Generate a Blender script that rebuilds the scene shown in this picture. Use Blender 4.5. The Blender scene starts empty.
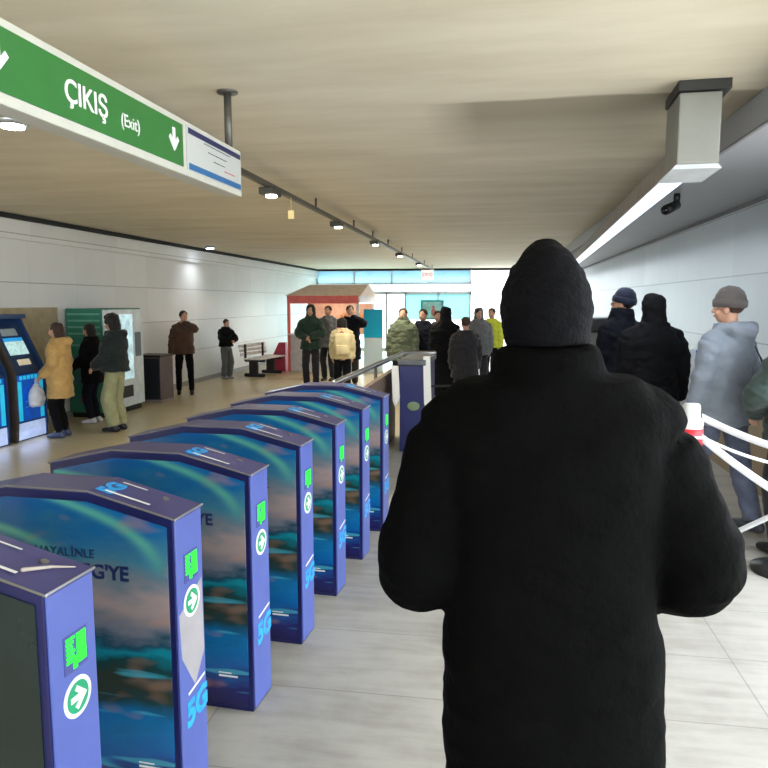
import bpy, bmesh, math, random
from mathutils import Vector, Matrix, noise
random.seed(7)
R = math.radians
SC = bpy.context.scene
COL = SC.collection
# ------------------------------------------------------------------ camera
F_PX, CAM_H = 700.0, 1.8
PITCH, YAW = math.atan(82/700), R(9.1)
cam = bpy.data.cameras.new('camera'); cam.sensor_width = 36; cam.sensor_height = 36
cam.lens = 36*F_PX/768; cam.clip_start = .05; cam.clip_end = 300
co = bpy.data.objects.new('camera', cam); COL.objects.link(co)
co.location = (0, 0, CAM_H); co.rotation_euler = (math.pi/2-PITCH, 0, YAW)
SC.camera = co
def ray(px, py):
    a = (px-384)/F_PX; b = (384-py)/F_PX
    s, c = math.sin(PITCH), math.cos(PITCH)
    x = a; y = c+b*s; z = -s+b*c
    return Vector((x*math.cos(YAW)-y*math.sin(YAW), x*math.sin(YAW)+y*math.cos(YAW), z))
def atY(px, py, Y):
    r = ray(px, py); return Vector((0, 0, CAM_H))+r*(Y/r.y)
# ------------------------------------------------------------------ materials
MATS = {}
def new_mat(name):
    m = bpy.data.materials.new(name); m.use_nodes = True
    nt = m.node_tree; nt.nodes.clear()
    return m, nt
def nd(nt, t, **k):
    n = nt.nodes.new(t)
    for a, b in k.items():
        if hasattr(n, a): setattr(n, a, b)
    return n
def lin(c):
    return tuple(((v/255/12.92) if v/255 <= .04045 else ((v/255+.055)/1.055)**2.4) for v in c)+(1,)
def mat(name, rgb, rough=.6, metal=0, var=.12, scale=8, bump=.0, bscale=40, emis=0, sheen=0, spec=.5, stretch=(1, 1, 1), ecol=None):
    """procedural surface: base colour with noise variation and bump"""
    if name in MATS: return MATS[name]
    m, nt = new_mat(name); L = nt.links
    out = nd(nt, 'ShaderNodeOutputMaterial'); b = nd(nt, 'ShaderNodeBsdfPrincipled')
    L.new(b.outputs[0], out.inputs[0])
    tc = nd(nt, 'ShaderNodeTexCoord'); mp = nd(nt, 'ShaderNodeMapping'); mp.inputs['Scale'].default_value = stretch
    L.new(tc.outputs['Object'], mp.inputs[0])
    n = nd(nt, 'ShaderNodeTexNoise'); n.inputs['Scale'].default_value = scale; n.inputs['Detail'].default_value = 5
    L.new(mp.outputs[0], n.inputs['Vector'])
    r = nd(nt, 'ShaderNodeValToRGB'); c = lin(rgb)
    r.color_ramp.elements[0].position = .3; r.color_ramp.elements[1].position = .7
    r.color_ramp.elements[0].color = tuple(v*(1-var) for v in c[:3])+(1,)
    r.color_ramp.elements[1].color = tuple(min(1, v*(1+var)) for v in c[:3])+(1,)
    L.new(n.outputs['Fac'], r.inputs[0]); L.new(r.outputs[0], b.inputs['Base Color'])
    b.inputs['Roughness'].default_value = rough; b.inputs['Metallic'].default_value = metal
    b.inputs['Specular IOR Level'].default_value = spec
    if sheen: b.inputs['Sheen Weight'].default_value = sheen
    if emis:
        b.inputs['Emission Strength'].default_value = emis
        if ecol: b.inputs['Emission Color'].default_value = lin(ecol)
        else: L.new(r.outputs[0], b.inputs['Emission Color'])
    if bump:
        n2 = nd(nt, 'ShaderNodeTexNoise'); n2.inputs['Scale'].default_value = bscale; n2.inputs['Detail'].default_value = 6
        L.new(mp.outputs[0], n2.inputs['Vector'])
        bp = nd(nt, 'ShaderNodeBump'); bp.inputs['Strength'].default_value = bump; bp.inputs['Distance'].default_value = .02
        L.new(n2.outputs['Fac'], bp.inputs['Height']); L.new(bp.outputs[0], b.inputs['Normal'])
    MATS[name] = m
    return m
def math_node(nt, op, a, b=None, c=None):
    n = nd(nt, 'ShaderNodeMath', operation=op)
    for i, v in enumerate((a, b, c)):
        if v is None: continue
        if isinstance(v, (int, float)): n.inputs[i].default_value = v
        else: nt.links.new(v, n.inputs[i])
    return n.outputs[0]
def mixc(nt, fac, a, b):
    n = nd(nt, 'ShaderNodeMix', data_type='RGBA')
    for i, v in ((0, fac), (6, a), (7, b)):
        if isinstance(v, (int, float)): n.inputs[i].default_value = v
        elif isinstance(v, tuple): n.inputs[i].default_value = v
        else: nt.links.new(v, n.inputs[i])
    return n.outputs[2]
def panel_wall(name, rgb, axis, pw, zs):
    """stone wall cladding: panel joints on a grid, per-panel tone"""
    m, nt = new_mat(name); L = nt.links
    out = nd(nt, 'ShaderNodeOutputMaterial'); b = nd(nt, 'ShaderNodeBsdfPrincipled'); L.new(b.outputs[0], out.inputs[0])
    tc = nd(nt, 'ShaderNodeTexCoord'); sp = nd(nt, 'ShaderNodeSeparateXYZ'); L.new(tc.outputs['Object'], sp.inputs[0])
    u = sp.outputs[axis]; z = sp.outputs[2]
    un = math_node(nt, 'DIVIDE', u, pw); zn = math_node(nt, 'DIVIDE', math_node(nt, 'SUBTRACT', z, .07), zs)
    fu = math_node(nt, 'FRACT', un); fz = math_node(nt, 'FRACT', zn)
    ju = math_node(nt, 'LESS_THAN', fu, .006/pw); jz = math_node(nt, 'LESS_THAN', fz, .014/zs)
    j = math_node(nt, 'MAXIMUM', math_node(nt, 'MULTIPLY', ju, .5), jz)
    cb = nd(nt, 'ShaderNodeCombineXYZ'); L.new(math_node(nt, 'FLOOR', un), cb.inputs[0]); L.new(math_node(nt, 'FLOOR', zn), cb.inputs[1])
    wn = nd(nt, 'ShaderNodeTexWhiteNoise'); L.new(cb.outputs[0], wn.inputs['Vector'])
    n = nd(nt, 'ShaderNodeTexNoise'); n.inputs['Scale'].default_value = 2.2; n.inputs['Detail'].default_value = 7; L.new(tc.outputs['Object'], n.inputs['Vector'])
    t = math_node(nt, 'ADD', math_node(nt, 'MULTIPLY', wn.outputs['Value'], .5), math_node(nt, 'MULTIPLY', n.outputs['Fac'], .5))
    c = lin(rgb); base = mixc(nt, t, tuple(v*.86 for v in c[:3])+(1,), tuple(min(1, v*1.08) for v in c[:3])+(1,))
    col = mixc(nt, math_node(nt, 'MULTIPLY', j, .6), base, tuple(v*.25 for v in c[:3])+(1,))
    L.new(col, b.inputs['Base Color']); b.inputs['Roughness'].default_value = .42
    MATS[name] = m; return m
def floor_mat(name):
    m, nt = new_mat(name); L = nt.links
    out = nd(nt, 'ShaderNodeOutputMaterial'); b = nd(nt, 'ShaderNodeBsdfPrincipled'); L.new(b.outputs[0], out.inputs[0])
    tc = nd(nt, 'ShaderNodeTexCoord'); sp = nd(nt, 'ShaderNodeSeparateXYZ'); L.new(tc.outputs['Object'], sp.inputs[0])
    un = math_node(nt, 'DIVIDE', sp.outputs[0], 1.2); vn = math_node(nt, 'DIVIDE', sp.outputs[1], .6)
    j = math_node(nt, 'MAXIMUM', math_node(nt, 'LESS_THAN', math_node(nt, 'FRACT', un), .006), math_node(nt, 'LESS_THAN', math_node(nt, 'FRACT', vn), .012))
    n = nd(nt, 'ShaderNodeTexNoise'); n.inputs['Scale'].default_value = 1.6; n.inputs['Detail'].default_value = 9; n.inputs['Roughness'].default_value = .65
    L.new(tc.outputs['Object'], n.inputs['Vector'])
    mp = nd(nt, 'ShaderNodeMapping'); mp.inputs['Scale'].default_value = (1, 6, 1); L.new(tc.outputs['Object'], mp.inputs[0])
    n2 = nd(nt, 'ShaderNodeTexNoise'); n2.inputs['Scale'].default_value = 2.3; n2.inputs['Detail'].default_value = 6; L.new(mp.outputs[0], n2.inputs['Vector'])
    r = nd(nt, 'ShaderNodeValToRGB'); r.color_ramp.elements[0].position = .32; r.color_ramp.elements[1].position = .55
    r.color_ramp.elements[0].color = lin((140, 135, 127)); r.color_ramp.elements[1].color = lin((172, 168, 161))
    t = math_node(nt, 'ADD', math_node(nt, 'MULTIPLY', n.outputs['Fac'], .6), math_node(nt, 'MULTIPLY', n2.outputs['Fac'], .4)); L.new(t, r.inputs[0])
    # floor colour turns warmer beyond the turnstiles
    warm = nd(nt, 'ShaderNodeValToRGB'); warm.color_ramp.elements[0].color = lin((176, 164, 132)); warm.color_ramp.elements[1].color = lin((196, 184, 152))
    L.new(n2.outputs['Fac'], warm.inputs[0])
    ramp = nd(nt, 'ShaderNodeMapRange'); ramp.inputs['From Min'].default_value = -1.2; ramp.inputs['From Max'].default_value = -1.25
    L.new(sp.outputs[0], ramp.inputs[0])
    c = mixc(nt, ramp.outputs[0], r.outputs[0], warm.outputs[0])
    c = mixc(nt, math_node(nt, 'MULTIPLY', j, .45), c, lin((95, 90, 84)))
    L.new(c, b.inputs['Base Color']); b.inputs['Roughness'].default_value = .34
    b.inputs['Specular IOR Level'].default_value = .4
    MATS[name] = m; return m
def ceiling_mat(name):
    m, nt = new_mat(name); L = nt.links
    out = nd(nt, 'ShaderNodeOutputMaterial'); b = nd(nt, 'ShaderNodeBsdfPrincipled'); L.new(b.outputs[0], out.inputs[0])
    tc = nd(nt, 'ShaderNodeTexCoord')
    mp = nd(nt, 'ShaderNodeMapping'); mp.inputs['Scale'].default_value = (.25, 1.1, 1); L.new(tc.outputs['Object'], mp.inputs[0])
    n = nd(nt, 'ShaderNodeTexNoise'); n.inputs['Scale'].default_value = 2.6; n.inputs['Detail'].default_value = 9; n.inputs['Roughness'].default_value = .6
    L.new(mp.outputs[0], n.inputs['Vector'])
    r = nd(nt, 'ShaderNodeValToRGB'); r.color_ramp.elements[0].position = .3; r.color_ramp.elements[1].position = .7
    r.color_ramp.elements[0].color = lin((194, 184, 162)); r.color_ramp.elements[1].color = lin((215, 207, 188))
    L.new(n.outputs['Fac'], r.inputs[0])
    # shadow of the duct painted into the concrete colour, sharp near edge
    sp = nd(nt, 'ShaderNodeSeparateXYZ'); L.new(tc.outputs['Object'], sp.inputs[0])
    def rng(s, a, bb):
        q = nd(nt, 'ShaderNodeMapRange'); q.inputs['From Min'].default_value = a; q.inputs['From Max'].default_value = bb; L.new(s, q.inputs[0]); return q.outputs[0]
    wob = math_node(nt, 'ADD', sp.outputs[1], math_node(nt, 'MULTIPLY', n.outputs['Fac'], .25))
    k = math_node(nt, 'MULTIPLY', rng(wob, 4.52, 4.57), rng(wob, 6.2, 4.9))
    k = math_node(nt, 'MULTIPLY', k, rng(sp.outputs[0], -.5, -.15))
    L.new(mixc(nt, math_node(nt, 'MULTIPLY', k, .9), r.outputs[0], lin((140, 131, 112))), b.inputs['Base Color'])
    b.inputs['Roughness'].default_value = .75
    bp = nd(nt, 'ShaderNodeBump'); bp.inputs['Strength'].default_value = .25; bp.inputs['Distance'].default_value = .02
    L.new(n.outputs['Fac'], bp.inputs['Height']); L.new(bp.outputs[0], b.inputs['Normal'])
    MATS[name] = m; return m
def art_mat(name):
    """printed artwork on the turnstile sides: sky, clouds, islands and sea"""
    m, nt = new_mat(name); L = nt.links
    out = nd(nt, 'ShaderNodeOutputMaterial'); b = nd(nt, 'ShaderNodeBsdfPrincipled'); L.new(b.outputs[0], out.inputs[0])
    tc = nd(nt, 'ShaderNodeTexCoord'); sp = nd(nt, 'ShaderNodeSeparateXYZ'); L.new(tc.outputs['Object'], sp.inputs[0])
    mp = nd(nt, 'ShaderNodeMapping'); mp.inputs['Scale'].default_value = (2.2, 1, 6); L.new(tc.outputs['Object'], mp.inputs[0])
    n = nd(nt, 'ShaderNodeTexNoise'); n.inputs['Scale'].default_value = 1.3; n.inputs['Detail'].default_value = 4; L.new(mp.outputs[0], n.inputs['Vector'])
    z = math_node(nt, 'ADD', sp.outputs[2], math_node(nt, 'MULTIPLY', math_node(nt, 'SUBTRACT', n.outputs['Fac'], .5), .34))
    r = nd(nt, 'ShaderNodeValToRGB'); L.new(math_node(nt, 'DIVIDE', z, 1.2), r.inputs[0])
    el = r.color_ramp.elements
    stops = [(0, (14, 12, 70)), (.09, (14, 20, 92)), (.15, (10, 84, 150)), (.26, (18, 104, 160)), (.33, (30, 62, 66)), (.38, (48, 52, 36)),
             (.44, (22, 58, 58)), (.49, (18, 122, 138)), (.52, (30, 66, 84)), (.55, (96, 104, 118)), (.64, (150, 134, 134)), (.70, (104, 116, 128)),
             (.77, (58, 116, 140)), (.86, (20, 96, 150)), (1, (6, 66, 150))]
    el[0].position, el[0].color = 0, lin(stops[0][1]); el[1].position, el[1].color = 1, lin(stops[-1][1])
    for p, c in stops[1:-1]:
        e = el.new(p); e.color = lin(c)
    # swirls in the sky
    mp2 = nd(nt, 'ShaderNodeMapping'); mp2.inputs['Location'].default_value = (1.0, 0, -2.0); mp2.inputs['Scale'].default_value = (1.0, 0, 2.5); L.new(tc.outputs['Object'], mp2.inputs[0])
    w = nd(nt, 'ShaderNodeTexWave', wave_type='RINGS', rings_direction='SPHERICAL'); w.inputs['Scale'].default_value = .8; w.inputs['Distortion'].default_value = 1.5
    L.new(mp2.outputs[0], w.inputs['Vector'])
    wm = math_node(nt, 'POWER', w.outputs['Fac'], 14)
    msk = nd(nt, 'ShaderNodeMapRange'); msk.inputs['From Min'].default_value = .86; msk.inputs['From Max'].default_value = .98; L.new(sp.outputs[2], msk.inputs[0])
    c = mixc(nt, math_node(nt, 'MULTIPLY', math_node(nt, 'MULTIPLY', wm, msk.outputs[0]), .5), r.outputs[0], lin((110, 200, 150)))
    # warm sunlit cloud lobes
    n3 = nd(nt, 'ShaderNodeTexNoise'); n3.inputs['Scale'].default_value = 2.4; n3.inputs['Detail'].default_value = 2
    mp3 = nd(nt, 'ShaderNodeMapping'); mp3.inputs['Scale'].default_value = (1.5, 1, 3.6); mp3.inputs['Location'].default_value = (.3, .2, 2); L.new(tc.outputs['Object'], mp3.inputs[0]); L.new(mp3.outputs[0], n3.inputs['Vector'])
    cl = nd(nt, 'ShaderNodeMapRange'); cl.inputs['From Min'].default_value = .58; cl.inputs['From Max'].default_value = .68; L.new(n3.outputs['Fac'], cl.inputs[0])
    c = mixc(nt, math_node(nt, 'MULTIPLY', cl.outputs[0], .32), c, lin((176, 128, 100)))
    # dark reeds and pale teal streaks
    mp4 = nd(nt, 'ShaderNodeMapping'); mp4.inputs['Rotation'].default_value = (0, .5, 0); mp4.inputs['Scale'].default_value = (1, 1, 9); L.new(tc.outputs['Object'], mp4.inputs[0])
    n4 = nd(nt, 'ShaderNodeTexNoise'); n4.inputs['Scale'].default_value = 1.8; L.new(mp4.outputs[0], n4.inputs['Vector'])
    st = nd(nt, 'ShaderNodeMapRange'); st.inputs['From Min'].default_value = .6; st.inputs['From Max'].default_value = .66; L.new(n4.outputs['Fac'], st.inputs[0])
    lo = nd(nt, 'ShaderNodeMapRange'); lo.inputs['From Min'].default_value = .6; lo.inputs['From Max'].default_value = .5; L.new(sp.outputs[2], lo.inputs[0])
    c = mixc(nt, math_node(nt, 'MULTIPLY', math_node(nt, 'MULTIPLY', st.outputs[0], lo.outputs[0]), .6), c, lin((70, 170, 190)))
    L.new(c, b.inputs['Base Color']); b.inputs['Roughness'].default_value = .22
    b.inputs['Coat Weight'].default_value = .3
    MATS[name] = m; return m
def clear_glass(name, rgb, alpha):
    m, nt = new_mat(name); L = nt.links
    out = nd(nt, 'ShaderNodeOutputMaterial'); mx = nd(nt, 'ShaderNodeMixShader')
    t = nd(nt, 'ShaderNodeBsdfTransparent'); t.inputs[0].default_value = lin(rgb)
    g = nd(nt, 'ShaderNodeBsdfPrincipled'); g.inputs['Base Color'].default_value = lin(rgb); g.inputs['Roughness'].default_value = .08
    mx.inputs[0].default_value = alpha
    L.new(t.outputs[0], mx.inputs[1]); L.new(g.outputs[0], mx.inputs[2]); L.new(mx.outputs[0], out.inputs[0])
    MATS[name] = m; return m
def frosted(name, rgb):
    m, nt = new_mat(name); L = nt.links
    out = nd(nt, 'ShaderNodeOutputMaterial'); mx = nd(nt, 'ShaderNodeMixShader'); mx.inputs[0].default_value = .35
    t = nd(nt, 'ShaderNodeBsdfTranslucent'); t.inputs[0].default_value = lin(rgb)
    g = nd(nt, 'ShaderNodeBsdfPrincipled'); g.inputs['Base Color'].default_value = lin(rgb); g.inputs['Roughness'].default_value = .3
    L.new(t.outputs[0], mx.inputs[1]); L.new(g.outputs[0], mx.inputs[2]); L.new(mx.outputs[0], out.inputs[0])
    MATS[name] = m; return m
# ------------------------------------------------------------------ mesh helpers
def newbm(): return bmesh.new()
def bm_box(bm, lo, hi, rot=None, bevel=0):
    lo, hi = Vector(lo), Vector(hi)
    t = bmesh.new(); bmesh.ops.create_cube(t, size=1)
    bmesh.ops.scale(t, vec=hi-lo, verts=t.verts)
    if bevel: bmesh.ops.bevel(t, geom=t.edges[:], offset=bevel, segments=2, affect='EDGES', profile=.6)
    if rot: bmesh.ops.rotate(t, matrix=rot, cent=(0, 0, 0), verts=t.verts)
    bmesh.ops.translate(t, vec=(lo+hi)/2, verts=t.verts)
    merge(bm, t); return bm
def merge(bm, t):
    me = bpy.data.meshes.new('tmp'); t.to_mesh(me); t.free(); bm.from_mesh(me); bpy.data.meshes.remove(me)
def frame_of(d, ref=None):
    d = d.normalized(); r = ref or (Vector((0, 0, 1)) if abs(d.z) < .9 else Vector((0, 1, 0)))
    x = r.cross(d)
    if x.length < 1e-4: x = Vector((1, 0, 0)).cross(d)
    x.normalize(); y = d.cross(x).normalized()
    return x, y
def bm_tube(bm, pts, rad, n=16, ref=None, caps=True, exps=2.0, round_ends=True):
    """tapered tube through pts; rad = list of r or (rx, ry)"""
    pts = [Vector(p) for p in pts]; rings = []
    rad = [(r, r) if isinstance(r, (int, float)) else r for r in rad]
    P, Q = [], []
    for i, p in enumerate(pts):
        d = (pts[min(i+1, len(pts)-1)]-pts[max(i-1, 0)])
        P.append((p, d.normalized() if d.length > 1e-6 else Vector((0, 0, 1)))); Q.append(rad[i])
    if round_ends:
        a, d = P[0]; r = Q[0]; m = min(r)
        pre = [((a-d*m*math.sin(t), d), (r[0]*math.cos(t), r[1]*math.cos(t))) for t in (R(75), R(45), R(20))]
        a, d = P[-1]; r = Q[-1]; m = min(r)
        post = [((a+d*m*math.sin(t), d), (r[0]*math.cos(t), r[1]*math.cos(t))) for t in (R(20), R(45), R(75))]
        P = [x[0] for x in pre]+P+[x[0] for x in post]; Q = [x[1] for x in pre]+Q+[x[1] for x in post]
    lx = None
    for (p, d), (rx, ry) in zip(P, Q):
        x, y = frame_of(d, ref)
        if lx is not None and x.dot(lx) < 0: x, y = -x, -y
        lx = x
        ring = []
        for k in range(n):
            a = 2*math.pi*k/n; ca, sa = math.cos(a), math.sin(a)
            e = 2/exps
            ring.append(bm.verts.new(p+x*rx*math.copysign(abs(ca)**e, ca)+y*ry*math.copysign(abs(sa)**e, sa)))
        rings.append(ring)
    for a, b in zip(rings, rings[1:]):
        for k in range(n):
            bm.faces.new((a[k], a[(k+1) % n], b[(k+1) % n], b[k]))
    if caps:
        bm.faces.new(rings[0][::-1]); bm.faces.new(rings[-1])
    return bm
def curve_path(pts, rad, k=4):
    pts = [Vector(p) for p in pts]; rad = [(r, r) if isinstance(r, (int, float)) else r for r in rad]
    o, q = [], []
    for i in range(len(pts)-1):
        a, b_, c, d = pts[max(i-1, 0)], pts[i], pts[i+1], pts[min(i+2, len(pts)-1)]
        for j in range(k):
            t = j/k
            o.append(.5*((2*b_)+(c-a)*t+(2*a-5*b_+4*c-d)*t*t+(3*b_-a-3*c+d)*t**3))
            q.append((rad[i][0]*(1-t)+rad[i+1][0]*t, rad[i][1]*(1-t)+rad[i+1][1]*t))
    o.append(pts[-1]); q.append(rad[-1]); return o, q
def bm_rings(bm, rings, n=24, e=2.3):
    """rings = (cx, cy, z, rx, ry); closed loft"""
    rs = []
    for cx, cy, z, rx, ry in rings:
        ring = []
        for k in range(n):
            a = 2*math.pi*k/n; ca, sa = math.cos(a), math.sin(a)
            ring.append(bm.verts.new((cx+rx*math.copysign(abs(ca)**(2/e), ca), cy+ry*math.copysign(abs(sa)**(2/e), sa), z)))
        rs.append(ring)
    for a, b in zip(rs, rs[1:]):
        for k in range(n): bm.faces.new((a[k], a[(k+1) % n], b[(k+1) % n], b[k]))
    bm.faces.new(rs[0][::-1]); bm.faces.new(rs[-1]); return bm
def bm_ell(bm, c, r, M=None, seg=20):
    t = bmesh.new(); bmesh.ops.create_uvsphere(t, u_segments=seg, v_segments=seg//2+2, radius=1)
    bmesh.ops.scale(t, vec=Vector(r), verts=t.verts)
    if M is not None: bmesh.ops.transform(t, matrix=M.to_4x4(), verts=t.verts)
    bmesh.ops.translate(t, vec=Vector(c), verts=t.verts); merge(bm, t); return bm
def bm_prism(bm, prof, axis, a, b):
    """extrude a 2D profile (list of pairs) along axis (0,1,2) from a to b"""
    def P(u, v, w):
        return {0: (w, u, v), 1: (u, w, v), 2: (u, v, w)}[axis]
    A = [bm.verts.new(P(u, v, a)) for u, v in prof]; B = [bm.verts.new(P(u, v, b)) for u, v in prof]
    bm.faces.new(A[::-1]); bm.faces.new(B); n = len(prof)
    for i in range(n): bm.faces.new((A[i], A[(i+1) % n], B[(i+1) % n], B[i]))
    return bm
def finish(bm, smooth):
    bmesh.ops.recalc_face_normals(bm, faces=bm.faces[:])
    for f in bm.faces: f.smooth = smooth
def obj(name, bm, m, parent=None, smooth=False, loc=None):
    finish(bm, smooth)
    me = bpy.data.meshes.new(name); bm.to_mesh(me); bm.free(); me.materials.append(m)
    o = bpy.data.objects.new(name, me); COL.objects.link(o)
    if parent: o.parent = parent
    if loc: o.location = loc
    return o
def mesh_obj(name, me, m, parent=None):
    me.materials.clear(); me.materials.append(m)
    o = bpy.data.objects.new(name, me); COL.objects.link(o)
    if parent: o.parent = parent
    return o
def tag(o, label, cat, group=None, kind=None):
    o['label'] = label; o['category'] = cat
    if group: o['group'] = group
    if kind: o['kind'] = kind
    return o
def thing(name, label, cat, loc=(0, 0, 0), rz=0, group=None):
    o = bpy.data.objects.new(name, None); o.empty_display_size = .1; COL.objects.link(o)
    o.location = loc; o.rotation_euler = (0, 0, rz); return tag(o, label, cat, group)
def struct(name, bm, m, parent=None):
    o = obj(name, bm, m, parent)
    if not parent: o['kind'] = 'structure'
    return o
def remesh(bm, vox, smooth=3, disp=None):
    """union of overlapping closed shapes as one continuous smooth surface"""
    finish(bm, True)
    me = bpy.data.meshes.new('rm'); bm.to_mesh(me); bm.free()
    o = bpy.data.objects.new('rm', me); COL.objects.link(o)
    md = o.modifiers.new('r', 'REMESH'); md.mode = 'VOXEL'; md.voxel_size = vox; md.use_smooth_shade = True
    if smooth:
        s = o.modifiers.new('s', 'SMOOTH'); s.factor = .5; s.iterations = smooth
    dg = bpy.context.evaluated_depsgraph_get(); dg.update()
    out = bpy.data.meshes.new_from_object(o.evaluated_get(dg))
    bpy.data.objects.remove(o); bpy.data.meshes.remove(me)
    if disp:
        amp, sc, zst = disp
        out.calc_loop_triangles() if False else None
        ns = [v.normal.copy() for v in out.vertices]
        for v, nn in zip(out.vertices, ns):
            q = Vector((v.co.x*sc, v.co.y*sc, v.co.z*sc*zst))
            v.co += nn*amp*(noise.noise(q)+.5*noise.noise(q*2.3))
    for p in out.polygons: p.use_smooth = True
    return out
def text_mesh(s, size, depth=.002, align='CENTER', bold=0):
    c = bpy.data.curves.new('t', 'FONT'); c.body = s; c.size = size; c.align_x = align; c.align_y = 'CENTER'; c.extrude = depth/2; c.offset = bold
    o = bpy.data.objects.new('t', c); COL.objects.link(o)
    dg = bpy.context.evaluated_depsgraph_get(); dg.update()
    me = bpy.data.meshes.new_from_object(o.evaluated_get(dg)); bpy.data.objects.remove(o); return me
def text_obj(name, s, size, M, m, parent, depth=.003, align='CENTER', bold=0):
    me = text_mesh(s, size, depth, align, bold); me.transform(M); return mesh_obj(name, me, m, parent)
def basis(origin, x, y):
    x = Vector(x).normalized(); y = Vector(y).normalized(); z = x.cross(y)
    M = Matrix((x, y, z)).transposed().to_4x4(); M.translation = Vector(origin); return M
# ------------------------------------------------------------------ the setting
XL, XR, ZC, YE = -6.62, 2.48, 3.0, 25.5
W_STONE = panel_wall('white_stone_panels', (226, 227, 226), 1, 1.15, .665)
W_STONE_R = panel_wall('cool_stone_panels', (196, 204, 209), 1, 1.15, .665)
W_SOFFIT = panel_wall('grey_soffit_panels', (150, 151, 156), 1, 1.15, .665)
W_STONE_X = panel_wall('white_stone_end', (214, 216, 218), 0, 1.15, .665)
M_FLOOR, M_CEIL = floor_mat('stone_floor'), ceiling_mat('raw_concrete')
M_DARK = mat('gap_shadow_dark', (28, 28, 28), .8)
b = newbm(); bm_box(b, (XL-.3, -9, -.2), (6.5, YE+.4, 0)); struct('floor', b, M_FLOOR)
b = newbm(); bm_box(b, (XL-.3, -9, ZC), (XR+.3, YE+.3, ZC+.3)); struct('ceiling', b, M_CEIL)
b = newbm(); bm_box(b, (XL-.3, -9, 0), (XL, YE+.3, ZC)); struct('wall_left', b, W_STONE)
b = newbm(); bm_box(b, (XR, 4.9, 0), (XR+.3, YE+.3, ZC)); struct('wall_right', b, W_STONE_R)
b = newbm(); bm_box(b, (XR, -9, 0), (XR+.3, -4.2, ZC)); struct('wall_right_rear', b, W_STONE)
# protruding band under the ceiling along the left wall, its shadow gap above painted as a dark strip
b = newbm(); bm_box(b, (XL, -9, 2.66), (XL+.07, YE, 2.93), bevel=.01); struct('trim_1', b, W_STONE)
b = newbm(); bm_box(b, (XL, -9, 2.93), (XL+.10, YE, 2.995)); struct('shadow_strip_left', b, M_DARK)
# dropped soffit along the right wall
b = newbm(); bm_box(b, (1.47, 2.9, 2.79), (XR, YE, 2.998), bevel=.006); struct('soffit_right', b, W_SOFFIT)
M_SEAM = mat('seam_grey', (120, 120, 122), .7)
b = newbm(); bm_box(b, (1.455, 2.89, 2.785), (1.475, YE, 2.80)); struct('trim_3', b, M_SEAM)
b = newbm(); bm_box(b, (XR-.02, 4.9, 2.755), (XR, YE, 2.79)); struct('trim_4', b, M_SEAM)
# skirting
b = newbm(); bm_box(b, (XL, -9, 0), (XL+.015, YE, .10)); struct('baseboard_left', b, mat('skirt', (150, 148, 142), .5))
b = newbm(); bm_box(b, (XR-.015, 4.9, 0), (XR, YE, .95)); struct('baseboard_right', b, mat('brown_dado', (150, 128, 98), .6, var=.2, scale=3))
# end wall: header, stone part, glazed front
M_HEAD = mat('white_metal_header', (190, 194, 198), .4)
b = newbm(); bm_box(b, (-.9, YE+.05, 0), (XR, YE+.08, ZC)); struct('wall_end', b, frosted('frosted_glass', (238, 240, 242)))
b = newbm(); bm_box(b, (XL, YE+.03, 2.16), (-.9, YE+.06, 2.46)); struct('trim_5', b, frosted('frosted_header', (190, 194, 196)))
b = newbm(); bm_box(b, (XL, YE-.05, 2.93), (XR, YE+.1, 2.999)); struct('shadow_strip_end', b, M_DARK)  # dark strip painted for the shadow along the end wall's top
G_BLUE = frosted('frosted_blue', (165, 194, 206))
G_TEAL = clear_glass('clear_pane', (226, 242, 244), .12); G_TFR = frosted('frosted_teal', (158, 204, 208))
M_ALU = mat('aluminium', (190, 196, 200), .35, .8)
M_STEEL = mat('brushed_steel', (170, 172, 175), .28, 1.0, var=.06)
w1 = struct('window_1', newbm(), M_ALU); bmf = newbm()
for x in (XL+.03, -5.2, -3.8, -2.4, -.95): bm_box(bmf, (x-.03, YE, 2.46), (x+.03, YE+.08, 2.93))
bm_box(bmf, (XL, YE, 2.46), (-.9, YE+.08, 2.50))
bmf.to_mesh(w1.data); bmf.free()
b = newbm(); bm_box(b, (XL+.03, YE+.03, 2.5), (-.95, YE+.04, 2.93)); obj('pane', b, G_BLUE, w1)
w2 = struct('window_2', newbm(), M_ALU); bmf = newbm()
for x in (XL+.03, -5.3, -4.0, -3.3, -2.1, -.95): bm_box(bmf, (x-.035, YE, 0), (x+.035, YE+.08, 2.16))
bm_box(bmf, (XL, YE, 2.08), (-.9, YE+.1, 2.16)); bm_box(bmf, (XL, YE, .0), (-3.3, YE+.08, .12))
bmf.to_mesh(w2.data); bmf.free()
b = newbm(); bm_box(b, (XL+.03, YE+.03, .1), (-3.3, YE+.04, 2.08)); obj('pane', b, G_TEAL, w2); b = newbm(); bm_box(b, (-3.3, YE+.03, 1.15), (-.95, YE+.04, 2.08)); obj('frosted_pane', b, G_TFR, w2)
# pavement outside both openings
b = newbm(); bm_box(b, (-30, YE+.4, -.22), (30, 70, -.02)); struct('pavement_outside', b, mat('pale_paving', (205, 205, 205), .7))
b = newbm(); bm_box(b, (6.5, -25, -.22), (30, 25, -.02)); struct('pavement_side', b, mat('pale_paving', (205, 205, 205), .7))
# beige board behind the ticket machines
M_BEIGE = mat('beige_board', (172, 158, 128), .6)
b = newbm(); bm_box(b, (XL, 5.2, .1), (XL+.05, 9.75, 1.72), bevel=.008); tag(obj('wall_board', b, M_BEIGE), 'beige board on the wall behind the blue ticket machines', 'wall panel')

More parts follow.
